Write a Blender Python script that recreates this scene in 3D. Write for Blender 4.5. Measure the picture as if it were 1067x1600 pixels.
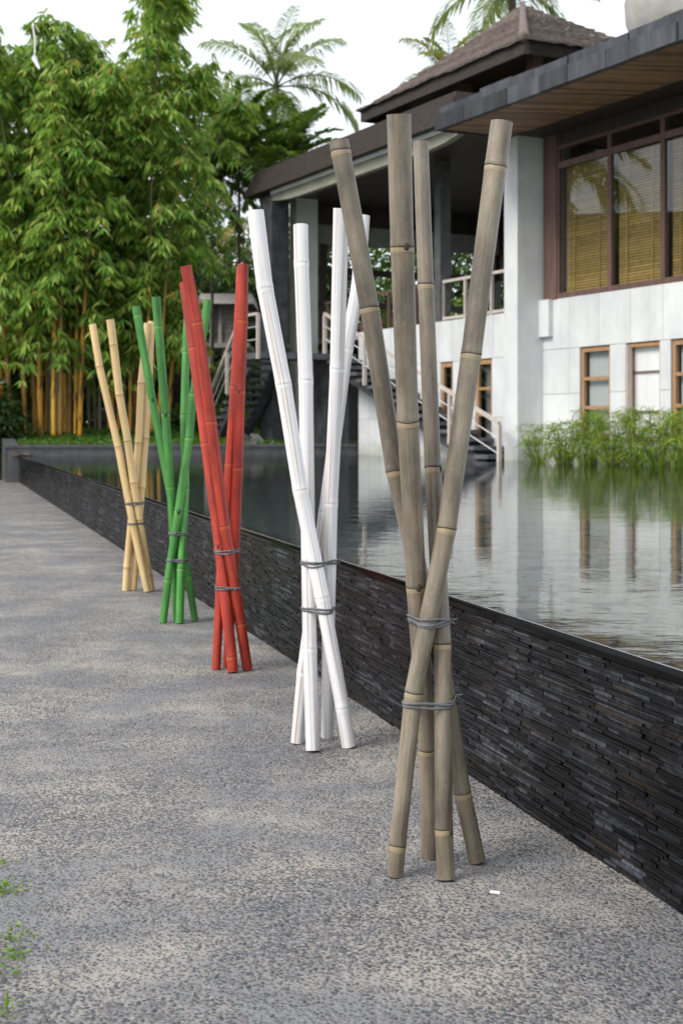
import bpy, math, random
import numpy as np
from mathutils import Vector, Matrix

for _o in list(bpy.data.objects):
    bpy.data.objects.remove(_o, do_unlink=True)
SC = bpy.context.scene
COL = SC.collection

# ------------------------------------------------------------------ camera, sky, sun, exposure
EYE = 1.19                 # metres above the paving
cam_d = bpy.data.cameras.new('camera')
cam = bpy.data.objects.new('camera', cam_d); COL.objects.link(cam)
cam.location = (0, 0, EYE); cam.rotation_euler = (math.radians(90), 0, 0)
cam_d.sensor_fit = 'VERTICAL'; cam_d.sensor_width = 24; cam_d.sensor_height = 36; cam_d.lens = 50
cam_d.shift_y = -0.08
cam_d.clip_start = 0.05; cam_d.clip_end = 2000
cam_d.dof.use_dof = True; cam_d.dof.focus_distance = 4.6; cam_d.dof.aperture_fstop = 6.3
SC.camera = cam

SUN_TO = Vector((-0.85, -0.55, 0.95)).normalized()
world = bpy.data.worlds.new('World'); SC.world = world; world.use_nodes = True
wn = world.node_tree.nodes; wl = world.node_tree.links
wn.clear()
w_out = wn.new('ShaderNodeOutputWorld'); w_bg = wn.new('ShaderNodeBackground')
w_sky = wn.new('ShaderNodeTexSky'); w_sky.sky_type = 'NISHITA'; w_sky.sun_disc = False
w_sky.sun_elevation = math.asin(SUN_TO.z); w_sky.sun_rotation = math.atan2(SUN_TO.x, SUN_TO.y)
w_sky.air_density = 1.0; w_sky.dust_density = 3.0; w_sky.ozone_density = 1.0
w_mix = wn.new('ShaderNodeMix'); w_mix.data_type = 'RGBA'; w_mix.inputs[0].default_value = 0.80
w_mix.inputs[7].default_value = (11.2, 11.7, 12.4, 1)        # thin bright cloud cover
wl.new(w_sky.outputs[0], w_mix.inputs[6]); wl.new(w_mix.outputs[2], w_bg.inputs[0])
w_bg.inputs[1].default_value = 0.112
wl.new(w_bg.outputs[0], w_out.inputs[0])

sun_d = bpy.data.lights.new('sun', 'SUN'); sun_d.energy = 2.7; sun_d.angle = math.radians(22); sun_d.color = (1, 0.96, 0.9)
sun = bpy.data.objects.new('sun', sun_d); COL.objects.link(sun)
sun.rotation_euler = (-SUN_TO).to_track_quat('-Z', 'Y').to_euler(); sun.location = (-20, -10, 30)

SC.view_settings.view_transform = 'Standard'; SC.view_settings.look = 'None'
SC.view_settings.exposure = 0.22; SC.view_settings.gamma = 1.0
SC.render.film_transparent = False

# ------------------------------------------------------------------ measuring: a sight line and a distance give a point
FPX, HOR, CX = 2222.0, 672.0, 533.5
def at(x, y, Y): return np.array([(x - CX) / FPX * Y, Y, EYE - (y - HOR) / FPX * Y])
ZW = 0.597                                         # water level
WDIR = np.array([-0.2720, 0.9623, 0.0])            # along the pool wall, away from the eye
WNRM = np.array([-0.9623, -0.2720, 0.0])           # out of the pool wall, over the paving
WORG = np.array([0.8375, 3.488, 0.0])
def wl_pt(Y, off=0.0, z=0.0):
    s = (Y - WORG[1]) / WDIR[1]
    return WORG + WDIR * s + WNRM * off + np.array([0, 0, z])
# house axes: t runs back along the front, d runs into the house
HO = np.array([3.385, 27.4, 0.0]); HA = np.array([-0.448, 0.894, 0.0]); HB = np.array([0.894, 0.448, 0.0])
def hp(t, d, z): return HO + HA * t + HB * d + np.array([0, 0, z])
def bt(x, d):
    k = (x - CX) / FPX; q = HO + HB * d
    return (q[0] - k * q[1]) / (k * HA[1] - HA[0])
def bz(x, y, d):
    t = bt(x, d); return EYE - (y - HOR) / FPX * hp(t, d, 0)[1]

# ------------------------------------------------------------------ materials
def mat(name):
    m = bpy.data.materials.new(name); m.use_nodes = True
    n = m.node_tree.nodes; l = m.node_tree.links
    b = n['Principled BSDF']; return m, n, l, b
def rgba(c): return (c[0], c[1], c[2], 1)
def ramp(n, stops):
    r = n.new('ShaderNodeValToRGB'); e = r.color_ramp.elements
    while len(e) < len(stops): e.new(0.5)
    for i, (p, c) in enumerate(stops): e[i].position = p; e[i].color = rgba(c)
    return r
def noise(n, l, vec, scale, detail=4, rough=0.55, dist=0.0):
    t = n.new('ShaderNodeTexNoise'); t.inputs['Scale'].default_value = scale
    t.inputs['Detail'].default_value = detail; t.inputs['Roughness'].default_value = rough
    t.inputs['Distortion'].default_value = dist
    if vec is not None: l.new(vec, t.inputs['Vector'])
    return t
def mapping(n, l, vec, scale, loc=(0, 0, 0), rot=(0, 0, 0)):
    m = n.new('ShaderNodeMapping'); m.inputs['Scale'].default_value = scale
    m.inputs['Location'].default_value = loc; m.inputs['Rotation'].default_value = rot
    l.new(vec, m.inputs['Vector']); return m.outputs[0]
def mixc(n, l, fac, a, b, mode='MIX'):
    m = n.new('ShaderNodeMix'); m.data_type = 'RGBA'; m.blend_type = mode
    for s, v in ((0, fac), (6, a), (7, b)):
        if isinstance(v, (int, float)): m.inputs[s].default_value = v
        elif isinstance(v, tuple): m.inputs[s].default_value = rgba(v)
        else: l.new(v, m.inputs[s])
    return m.outputs[2]
def math_(n, l, op, a, b=0.0, clamp=False):
    m = n.new('ShaderNodeMath'); m.operation = op; m.use_clamp = clamp
    for s, v in ((0, a), (1, b)):
        if isinstance(v, (int, float)): m.inputs[s].default_value = v
        else: l.new(v, m.inputs[s])
    return m.outputs[0]
def bump(n, l, h, strength, dist, b):
    k = n.new('ShaderNodeBump'); k.inputs['Strength'].default_value = strength
    k.inputs['Distance'].default_value = dist; l.new(h, k.inputs['Height']); l.new(k.outputs[0], b.inputs['Normal'])
    return k
def coords(n, kind='Object'): return n.new('ShaderNodeTexCoord').outputs[kind]
def position(n): return n.new('ShaderNodeNewGeometry').outputs['Position']
def island(n, l):
    g = n.new('ShaderNodeNewGeometry').outputs['Random Per Island']; o = n.new('ShaderNodeObjectInfo').outputs['Random']
    return math_(n, l, 'FRACT', math_(n, l, 'ADD', g, o))

def simple(name, c1, c2, scale=3.0, rough=0.6, bmp=0.2, bdist=0.005, stretch=(1, 1, 1), detail=6, isl=0.0, spec=0.5, metal=0.0):
    """mottled surface: two tones broken by noise, a fine relief, and a tone shift from piece to piece"""
    m, n, l, b = mat(name)
    v = mapping(n, l, position(n), stretch)
    a = noise(n, l, v, scale, detail, 0.65)
    r = ramp(n, [(0.3, c1), (0.7, c2)]); l.new(a.outputs[0], r.inputs[0])
    c = r.outputs[0]
    if isl:
        k = math_(n, l, 'ADD', math_(n, l, 'MULTIPLY', island(n, l), isl), 1 - isl * 0.6)
        c = mixc(n, l, 1.0, c, k, 'MULTIPLY')
    l.new(c, b.inputs['Base Color'])
    b.inputs['Roughness'].default_value = rough; b.inputs['Specular IOR Level'].default_value = spec; b.inputs['Metallic'].default_value = metal
    if bmp: bump(n, l, noise(n, l, v, scale * 4, 5).outputs[0], bmp, bdist, b)
    return m

def leafmat(name, stops, transl=0.3, rough=0.42):
    m, n, l, b = mat(name)
    r = ramp(n, stops); l.new(island(n, l), r.inputs[0])
    l.new(r.outputs[0], b.inputs['Base Color']); b.inputs['Roughness'].default_value = rough
    b.inputs['Specular IOR Level'].default_value = 0.4
    t = n.new('ShaderNodeBsdfTranslucent'); x = n.new('ShaderNodeMixShader')
    br = mixc(n, l, 0.55, r.outputs[0], (0.28, 0.42, 0.04))
    l.new(br, t.inputs[0]); x.inputs[0].default_value = transl
    l.new(b.outputs[0], x.inputs[1]); l.new(t.outputs[0], x.inputs[2])
    l.new(x.outputs[0], n['Material Output'].inputs[0]); return m

def glassy(name, ior, rough, tint, ripples=None, gain=1.0):
    """clear surface seen at a slant: Fresnel mirror over what lies behind"""
    m, n, l, b = mat(name); n.remove(b)
    g = n.new('ShaderNodeBsdfGlossy'); g.inputs['Roughness'].default_value = rough
    t = n.new('ShaderNodeBsdfTransparent'); t.inputs[0].default_value = rgba(tint)
    f = n.new('ShaderNodeFresnel'); bf = n.new('ShaderNodeNewGeometry').outputs['Backfacing']
    l.new(math_(n, l, 'ADD', ior, math_(n, l, 'MULTIPLY', bf, 1.0 / ior - ior)), f.inputs[0])
    x = n.new('ShaderNodeMixShader')
    if ripples:
        h = ripples(n, l); k = n.new('ShaderNodeBump'); k.inputs['Strength'].default_value = 1.0; k.inputs['Distance'].default_value = 1.0
        l.new(h, k.inputs['Height']); l.new(k.outputs[0], g.inputs['Normal']); l.new(k.outputs[0], f.inputs['Normal'])
    fac = f.outputs[0]
    if gain != 1.0: fac = math_(n, l, 'MULTIPLY', fac, gain, True)
    l.new(fac, x.inputs[0]); l.new(t.outputs[0], x.inputs[1]); l.new(g.outputs[0], x.inputs[2])
    l.new(x.outputs[0], n['Material Output'].inputs[0]); return m

def ripples(n, l):
    p = position(n)
    a = noise(n, l, mapping(n, l, p, (1.0, 1.35, 1.0), rot=(0, 0, 0.5)), 2.3, 3, 0.5, 0.4)
    c = noise(n, l, mapping(n, l, p, (1.0, 1.5, 1.0), rot=(0, 0, -0.2)), 9.0, 3, 0.55, 0.3)
    e = noise(n, l, mapping(n, l, p, (0.25, 0.25, 0.25)), 1.0, 2)
    calm = n.new('ShaderNodeMapRange'); calm.inputs[1].default_value = 0.38; calm.inputs[2].default_value = 0.62
    calm.inputs[3].default_value = 0.35; calm.inputs[4].default_value = 1.0; l.new(e.outputs[0], calm.inputs[0])
    h = math_(n, l, 'ADD', math_(n, l, 'MULTIPLY', a.outputs[0], 0.0026), math_(n, l, 'MULTIPLY', c.outputs[0], 0.0009))
    return math_(n, l, 'MULTIPLY', h, calm.outputs[0])

def pole_mat(name, base, dark, light, ring_light, streak=0.5, rough=0.45, node_band=0.6, pits=None, blotch=0.4, freq=150.0, along=2.5, stops=(0.28, 0.5, 0.72)):
    """bamboo skin: long streaks down the fibre, blotches, a pale collar under each joint"""
    m, n, l, b = mat(name)
    pc = n.new('ShaderNodeAttribute'); pc.attribute_name = 'fibre'
    nd = n.new('ShaderNodeAttribute'); nd.attribute_name = 'joint'
    oi = n.new('ShaderNodeObjectInfo')
    off = n.new('ShaderNodeVectorMath'); off.operation = 'ADD'; l.new(pc.outputs['Vector'], off.inputs[0])
    cmb = n.new('ShaderNodeCombineXYZ'); 
    for q in range(3): l.new(math_(n, l, 'MULTIPLY', oi.outputs['Random'], 7.0 + q), cmb.inputs[q])
    l.new(cmb.outputs[0], off.inputs[1]); v = off.outputs[0]
    s1 = noise(n, l, mapping(n, l, v, (freq, freq, along)), 1.0, 4, 0.6)
    s2 = noise(n, l, mapping(n, l, v, (16, 16, 4.5)), 1.0, 5, 0.65)
    r = ramp(n, [(stops[0], dark), (stops[1], base), (stops[2], light)])
    l.new(math_(n, l, 'ADD', math_(n, l, 'MULTIPLY', s1.outputs[0], streak), math_(n, l, 'MULTIPLY', s2.outputs[0], 1 - streak)), r.inputs[0])
    c = r.outputs[0]
    bl = noise(n, l, mapping(n, l, v, (9, 9, 3)), 1.0, 6, 0.7)
    br = ramp(n, [(0.35, (1 - blotch * 0.6,) * 3), (0.65, (1 + blotch * 0.15,) * 3)]); l.new(bl.outputs[0], br.inputs[0])
    c = mixc(n, l, 1.0, c, br.outputs[0], 'MULTIPLY')
    tone = math_(n, l, 'ADD', 0.88, math_(n, l, 'MULTIPLY', oi.outputs['Random'], 0.24))
    c = mixc(n, l, 1.0, c, tone, 'MULTIPLY')
    c = mixc(n, l, math_(n, l, 'MULTIPLY', nd.outputs['Fac'], node_band), c, ring_light)
    if pits:
        pn = noise(n, l, mapping(n, l, v, (60, 60, 60)), 1.0, 3, 0.6)
        pr = ramp(n, [(0.62, (0, 0, 0)), (0.70, (1, 1, 1))]); l.new(pn.outputs[0], pr.inputs[0])
        c = mixc(n, l, math_(n, l, 'MULTIPLY', pr.outputs[0], 0.18), c, pits)
    l.new(c, b.inputs['Base Color']); 
    rr = n.new('ShaderNodeMapRange'); rr.inputs[3].default_value = rough - 0.1; rr.inputs[4].default_value = rough + 0.15
    l.new(bl.outputs[0], rr.inputs[0]); l.new(rr.outputs[0], b.inputs['Roughness'])
    bump(n, l, s1.outputs[0], 0.4, 0.002, b)
    return m

MATS = {}
MATS['grey'] = pole_mat('weathered_grey_bamboo', (0.225, 0.188, 0.138), (0.120, 0.090, 0.066), (0.300, 0.262, 0.200), (0.40, 0.31, 0.18), 0.45, 0.34, 0.55, (0.42, 0.38, 0.31), 0.9)
MATS['white'] = pole_mat('whitewashed_bamboo', (0.76, 0.745, 0.74), (0.46, 0.37, 0.32), (0.80, 0.80, 0.81), (0.85, 0.84, 0.83), 0.92, 0.55, 0.5, None, 0.12, 95.0, 0.7, (0.37, 0.49, 0.58))
MATS['red'] = pole_mat('red_stained_bamboo', (0.45, 0.038, 0.018), (0.24, 0.018, 0.010), (0.58, 0.075, 0.032), (0.58, 0.12, 0.035), 0.6, 0.45, 0.45, None, 0.75, 120.0, 1.3, (0.34, 0.5, 0.66))
MATS['green'] = pole_mat('green_stained_bamboo', (0.070, 0.285, 0.052), (0.034, 0.170, 0.032), (0.130, 0.400, 0.080), (0.20, 0.42, 0.10), 0.6, 0.45, 0.5, (0.20, 0.46, 0.14), 0.75, 120.0, 1.3, (0.34, 0.5, 0.66))
MATS['natural'] = pole_mat('natural_straw_bamboo', (0.66, 0.475, 0.225), (0.53, 0.36, 0.16), (0.74, 0.56, 0.30), (0.52, 0.33, 0.14), 0.4, 0.36, 0.5, None, 0.35)
MATS['grey_node'] = simple('joint_charcoal', (0.030, 0.022, 0.016), (0.085, 0.06, 0.04), 60, 0.7)
MATS['white_node'] = simple('joint_whitewash', (0.40, 0.36, 0.33), (0.80, 0.79, 0.78), 120, 0.7)
MATS['red_node'] = simple('joint_dark_red', (0.09, 0.012, 0.010), (0.24, 0.025, 0.018), 60, 0.6)
MATS['green_node'] = simple('joint_dark_green', (0.008, 0.050, 0.016), (0.022, 0.13, 0.030), 60, 0.6)
MATS['natural_node'] = simple('joint_brown', (0.22, 0.125, 0.05), (0.40, 0.25, 0.11), 60, 0.6)
MATS['hollow'] = simple('cut_bamboo_hollow', (0.10, 0.075, 0.045), (0.20, 0.15, 0.09), 40, 0.8)
MATS['tie'] = simple('grey_rubber_tie', (0.085, 0.087, 0.092), (0.16, 0.162, 0.168), 40, 0.55)

def ledger():
    m, n, l, b = mat('black_ledger_stone')
    i = island(n, l); p = position(n)
    r = ramp(n, [(0.0, (0.0025, 0.0025, 0.003)), (0.40, (0.007, 0.007, 0.008)), (0.68, (0.018, 0.0185, 0.022)), (0.78, (0.018, 0.013, 0.009)), (0.84, (0.024, 0.025, 0.030)), (1.0, (0.042, 0.044, 0.053))])
    l.new(i, r.inputs[0])
    a = noise(n, l, p, 2.3, 4, 0.6); c2 = noise(n, l, p, 55, 5, 0.7)
    k = ramp(n, [(0.42, (0.45,) * 3), (0.66, (2.1,) * 3)]); l.new(a.outputs[0], k.inputs[0])
    c = mixc(n, l, 1.0, r.outputs[0], k.outputs[0], 'MULTIPLY')
    d = ramp(n, [(0.45, (0.7,) * 3), (0.75, (2.0,) * 3)]); l.new(c2.outputs[0], d.inputs[0])
    c = mixc(n, l, 1.0, c, d.outputs[0], 'MULTIPLY')
    l.new(c, b.inputs['Base Color'])
    rr = n.new('ShaderNodeMapRange'); rr.inputs[3].default_value = 0.22; rr.inputs[4].default_value = 0.5
    l.new(a.outputs[0], rr.inputs[0]); l.new(rr.outputs[0], b.inputs['Roughness'])
    b.inputs['Specular IOR Level'].default_value = 0.14
    bump(n, l, c2.outputs[0], 0.35, 0.004, b); return m
MATS['ledger'] = ledger()
MATS['cap'] = simple('wet_black_render', (0.002, 0.002, 0.002), (0.006, 0.0055, 0.005), 7, 0.12, 0.04, 0.002, spec=0.04)
MATS['wet_film_glint'] = simple('spilling_film_glint', (0.30, 0.32, 0.34), (0.45, 0.47, 0.50), 9, 0.08, 0.1, 0.002)  # water film whose bright rim highlight is painted in as pale grey
MATS['joint'] = simple('black_mortar', (0.006, 0.006, 0.006), (0.012, 0.012, 0.012), 20, 0.7)

def aggregate():
    m, n, l, b = mat('washed_aggregate_paving')
    p = position(n)
    wob = noise(n, l, p, 35, 2); 
    pv = n.new('ShaderNodeVectorMath'); pv.operation = 'MULTIPLY_ADD'; l.new(wob.outputs['Color'], pv.inputs[0])
    pv.inputs[1].default_value = (0.008, 0.008, 0); l.new(p, pv.inputs[2])
    vo = n.new('ShaderNodeTexVoronoi'); vo.inputs['Scale'].default_value = 108; l.new(pv.outputs[0], vo.inputs['Vector'])
    sep = n.new('ShaderNodeSeparateColor'); l.new(vo.outputs['Color'], sep.inputs[0])
    peb = ramp(n, [(0.0, (0.032, 0.034, 0.041)), (0.35, (0.085, 0.088, 0.098)), (0.65, (0.168, 0.168, 0.174)), (0.85, (0.140, 0.112, 0.090)), (1.0, (0.29, 0.28, 0.27))])
    l.new(sep.outputs[0], peb.inputs[0])
    big = noise(n, l, p, 1.6, 8, 0.66, 0.5)
    mid = noise(n, l, mapping(n, l, p, (1, 1, 1), (5, 3, 0)), 7.0, 7, 0.75)
    fill = math_(n, l, 'ADD', math_(n, l, 'MULTIPLY', big.outputs[0], 0.55), math_(n, l, 'MULTIPLY', mid.outputs[0], 0.45))
    fr = n.new('ShaderNodeMapRange'); fr.inputs[1].default_value = 0.44; fr.inputs[2].default_value = 0.60
    fr.inputs[3].default_value = 0.0; fr.inputs[4].default_value = 1.0; l.new(fill, fr.inputs[0])
    # the wash left more cement standing in some patches, so less of each pebble shows there
    thr = math_(n, l, 'SUBTRACT', 0.60, math_(n, l, 'MULTIPLY', fr.outputs[0], 0.30))
    thr = math_(n, l, 'ADD', thr, math_(n, l, 'MULTIPLY', math_(n, l, 'SUBTRACT', sep.outputs[1], 0.5), 0.22))
    ed_ = math_(n, l, 'SUBTRACT', vo.outputs['Distance'], thr)
    edge = n.new('ShaderNodeMapRange'); edge.inputs[1].default_value = -0.05; edge.inputs[2].default_value = 0.07; l.new(ed_, edge.inputs[0])
    hue = noise(n, l, mapping(n, l, p, (1, 1, 1), (9, 1, 0)), 1.9, 5, 0.65)
    cem = ramp(n, [(0.42, (0.180, 0.180, 0.184)), (0.62, (0.315, 0.290, 0.252))]); l.new(hue.outputs[0], cem.inputs[0])
    c = mixc(n, l, edge.outputs[0], peb.outputs[0], cem.outputs[0])
    gr = noise(n, l, p, 420, 2); g2 = ramp(n, [(0.3, (0.75,) * 3), (0.7, (1.25,) * 3)]); l.new(gr.outputs[0], g2.inputs[0])
    c = mixc(n, l, 1.0, c, g2.outputs[0], 'MULTIPLY')
    st = noise(n, l, mapping(n, l, p, (0.5, 0.5, 1), (2, 8, 0)), 1.0, 5, 0.6); s2 = ramp(n, [(0.35, (0.93, 0.93, 0.95)), (0.65, (1.06, 1.05, 1.035))]); l.new(st.outputs[0], s2.inputs[0])
    c = mixc(n, l, 1.0, c, s2.outputs[0], 'MULTIPLY')
    l.new(c, b.inputs['Base Color']); b.inputs['Roughness'].default_value = 0.62; b.inputs['Specular IOR Level'].default_value = 0.4
    hgt = math_(n, l, 'SUBTRACT', 1.0, math_(n, l, 'POWER', vo.outputs['Distance'], 2.0))
    hgt = math_(n, l, 'MULTIPLY', hgt, math_(n, l, 'SUBTRACT', 1.0, math_(n, l, 'MULTIPLY', edge.outputs[0], 0.5)))
    hgt = math_(n, l, 'ADD', hgt, math_(n, l, 'MULTIPLY', mid.outputs[0], 1.5))
    bump(n, l, hgt, 0.8, 0.008, b); return m
MATS['aggregate'] = aggregate()

MATS['water'] = glassy('pool_water', 1.33, 0.015, (0.84, 0.885, 0.87), ripples)
MATS['glass'] = glassy('window_glass', 1.52, 0.0, (0.88, 0.90, 0.90))
MATS['pool_bed'] = simple('dark_pool_bed', (0.020, 0.028, 0.026), (0.05, 0.062, 0.055), 3, 0.7)
MATS['pool_stone'] = simple('pale_green_pool_stone', (0.035, 0.046, 0.042), (0.110, 0.128, 0.116), 5, 0.6, 0.2, 0.004, isl=0.5)
MATS['soil'] = simple('dark_soil', (0.03, 0.024, 0.016), (0.065, 0.055, 0.032), 4, 0.9, 0.6, 0.03)
MATS['lawn'] = simple('green_ground', (0.022, 0.05, 0.012), (0.06, 0.12, 0.022), 2, 0.9, 0.6, 0.03)
MATS['planter'] = simple('dark_grey_stone', (0.05, 0.052, 0.056), (0.115, 0.115, 0.118), 4, 0.5, 0.4, 0.01)
MATS['lime'] = simple('pale_limestone_cladding', (0.52, 0.535, 0.557), (0.69, 0.70, 0.69), 1.2, 0.6, 0.08, 0.004, (1, 1, 0.8), 8, isl=0.10)
def weather(m):
    n = m.node_tree.nodes; l = m.node_tree.links; b = n['Principled BSDF']; src = b.inputs['Base Color'].links[0].from_socket
    p = position(n); st = noise(n, l, mapping(n, l, p, (3, 3, 0.25)), 1.0, 5, 0.6)
    r = ramp(n, [(0.48, (1, 1, 1)), (0.80, (0.86, 0.855, 0.83))]); l.new(st.outputs[0], r.inputs[0])
    c = mixc(n, l, 1.0, src, r.outputs[0], 'MULTIPLY')
    sx = n.new('ShaderNodeSeparateXYZ'); l.new(p, sx.inputs[0]); nz = noise(n, l, p, 3.5, 5, 0.65)
    hz = math_(n, l, 'ADD', sx.outputs[2], math_(n, l, 'MULTIPLY', nz.outputs[0], -0.7))
    g = n.new('ShaderNodeMapRange'); g.inputs[1].default_value = 0.65; g.inputs[2].default_value = 0.22; l.new(hz, g.inputs[0])
    c = mixc(n, l, math_(n, l, 'MULTIPLY', g.outputs[0], 0.6), c, (0.20, 0.21, 0.13))
    l.new(c, b.inputs['Base Color'])
weather(MATS['lime'])
MATS['plaster'] = simple('pale_grey_plaster', (0.50, 0.50, 0.475), (0.60, 0.595, 0.565), 1.6, 0.7, 0.06, 0.004)
MATS['cement'] = simple('grey_cement', (0.20, 0.20, 0.20), (0.30, 0.30, 0.29), 2.5, 0.8, 0.2, 0.006)
MATS['fascia'] = simple('slate_fascia_stone', (0.010, 0.011, 0.015), (0.066, 0.068, 0.082), 3.4, 0.55, 0.5, 0.015, (1, 1, 0.25), 8, 0.95)
MATS['soffit'] = simple('brown_soffit_board', (0.19, 0.105, 0.058), (0.33, 0.20, 0.115), 3, 0.5, 0.2, 0.004, isl=1.0)
MATS['dark_wood'] = simple('dark_stained_timber', (0.020, 0.014, 0.011), (0.050, 0.034, 0.026), 6, 0.5, 0.2, 0.004, (1, 1, 0.2))
MATS['frame_wood'] = simple('purple_brown_window_timber', (0.085, 0.045, 0.036), (0.155, 0.090, 0.072), 7, 0.5, 0.2, 0.003, (1, 1, 0.15))
MATS['tan_wood'] = simple('tan_window_timber', (0.30, 0.165, 0.075), (0.42, 0.25, 0.125), 7, 0.5, 0.2, 0.003, (1, 1, 0.15))
MATS['pale_wood'] = simple('silvered_rail_timber', (0.42, 0.36, 0.32), (0.56, 0.50, 0.45), 8, 0.6, 0.2, 0.003, (1, 1, 0.2))
MATS['slat'] = simple('bamboo_blind_slat', (0.40, 0.25, 0.070), (0.60, 0.40, 0.13), 9, 0.5, 0, 0, isl=0.4)
MATS['curtain'] = simple('white_curtain', (0.60, 0.61, 0.61), (0.74, 0.75, 0.75), 3, 0.9, 0.3, 0.02, (1, 1, 0.1))
MATS['shingle'] = simple('weathered_roof_shingle', (0.050, 0.036, 0.031), (0.230, 0.180, 0.158), 9, 0.85, 0.9, 0.03, (1, 1, 3), 8, 0.5)
MATS['eave'] = simple('dark_eave_timber', (0.014, 0.010, 0.008), (0.055, 0.038, 0.030), 5, 0.7, 0.6, 0.03, (1, 1, 6))
MATS['gutter'] = simple('pale_gutter_beam', (0.42, 0.43, 0.42), (0.60, 0.61, 0.60), 2, 0.5, 0.1, 0.004)
MATS['gutter_side'] = simple('grey_green_beam', (0.19, 0.19, 0.15), (0.30, 0.30, 0.24), 2, 0.7, 0.1, 0.004)
MATS['bowl'] = simple('pale_cast_concrete', (0.26, 0.255, 0.235), (0.40, 0.39, 0.36), 2.5, 0.6, 0.15, 0.01)
MATS['tread'] = simple('slate_stair_tread', (0.055, 0.060, 0.072), (0.125, 0.132, 0.150), 4, 0.5, 0.2, 0.006)
MATS['steel'] = simple('pale_cable', (0.5, 0.5, 0.52), (0.65, 0.65, 0.66), 4, 0.4)
MATS['black_stone'] = simple('dark_rough_stone', (0.016, 0.017, 0.020), (0.075, 0.078, 0.085), 3.2, 0.6, 0.6, 0.02)
MATS['rock'] = simple('grey_boulder', (0.05, 0.05, 0.048), (0.15, 0.145, 0.135), 3, 0.8, 0.8, 0.03)
MATS['hut_board'] = simple('silvered_hut_board', (0.20, 0.185, 0.170), (0.36, 0.335, 0.31), 6, 0.8, 0.3, 0.006, (1, 1, 4), isl=0.4)
MATS['bark'] = simple('palm_bark', (0.07, 0.055, 0.042), (0.17, 0.14, 0.11), 5, 0.9, 0.6, 0.02, (1, 1, 4))
MATS['dark_bark'] = simple('dark_tree_bark', (0.022, 0.018, 0.013), (0.060, 0.048, 0.036), 6, 0.9, 0.6, 0.02)
MATS['stalk'] = simple('green_palm_stalk', (0.05, 0.09, 0.02), (0.16, 0.17, 0.05), 5, 0.6, 0)
MATS['white_cloth'] = simple('white_cloth', (0.78, 0.78, 0.78), (0.84, 0.84, 0.84), 8, 0.9, 0)
MATS['chalk'] = simple('white_chalk', (0.72, 0.72, 0.73), (0.82, 0.82, 0.82), 90, 0.9, 0.2, 0.001)
MATS['dry_leaf'] = simple('dry_orange_leaf', (0.45, 0.16, 0.05), (0.62, 0.30, 0.12), 20, 0.7, 0)
G = lambda k: k
MATS['bamboo_leaf'] = leafmat('bamboo_leaf', [(0.0, (0.060, 0.180, 0.026)), (0.35, (0.170, 0.340, 0.050)), (0.70, (0.340, 0.500, 0.085)), (0.94, (0.500, 0.550, 0.140)), (1.0, (0.55, 0.30, 0.09))], 0.48)
MATS['coconut_leaf'] = leafmat('coconut_leaf', [(0.0, (0.16, 0.22, 0.09)), (0.6, (0.25, 0.31, 0.13)), (1.0, (0.38, 0.40, 0.18))], 0.48)  # tones lightened so the overexposed haze sits in the leaf colour
MATS['areca_leaf'] = leafmat('areca_leaf', [(0.0, (0.026, 0.070, 0.018)), (0.5, (0.060, 0.135, 0.030)), (0.85, (0.14, 0.24, 0.05)), (1.0, (0.28, 0.34, 0.08))], 0.30)
MATS['yellow_leaf'] = leafmat('yellowing_palm_leaf', [(0.0, (0.15, 0.19, 0.05)), (0.6, (0.27, 0.27, 0.09)), (1.0, (0.50, 0.34, 0.06))], 0.4)
MATS['dark_leaf'] = leafmat('dark_shrub_leaf', [(0.0, (0.010, 0.030, 0.008)), (0.7, (0.024, 0.062, 0.013)), (1.0, (0.06, 0.12, 0.022))], 0.2)
MATS['mid_leaf'] = leafmat('mid_green_leaf', [(0.0, (0.024, 0.065, 0.012)), (0.7, (0.055, 0.125, 0.022)), (1.0, (0.13, 0.20, 0.04))], 0.3)
MATS['bright_leaf'] = leafmat('lime_green_leaf', [(0.0, (0.075, 0.17, 0.02)), (0.7, (0.15, 0.28, 0.03)), (1.0, (0.28, 0.38, 0.05))], 0.35)
MATS['croton_leaf'] = leafmat('croton_leaf', [(0.0, (0.04, 0.10, 0.02)), (0.45, (0.10, 0.19, 0.03)), (0.7, (0.36, 0.25, 0.03)), (1.0, (0.50, 0.13, 0.03))], 0.3)
MATS['papyrus'] = leafmat('papyrus_leaf', [(0.0, (0.05, 0.12, 0.018)), (0.5, (0.17, 0.29, 0.03)), (0.85, (0.33, 0.43, 0.045)), (1.0, (0.46, 0.38, 0.09))], 0.35)
MATS['flower'] = leafmat('pink_red_flower', [(0.0, (0.55, 0.05, 0.07)), (0.6, (0.62, 0.12, 0.25)), (1.0, (0.65, 0.22, 0.10))], 0.25)
MATS['grass'] = leafmat('ground_cover_leaf', [(0.0, (0.028, 0.09, 0.010)), (0.7, (0.065, 0.175, 0.018)), (1.0, (0.14, 0.26, 0.03))], 0.3)
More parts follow.
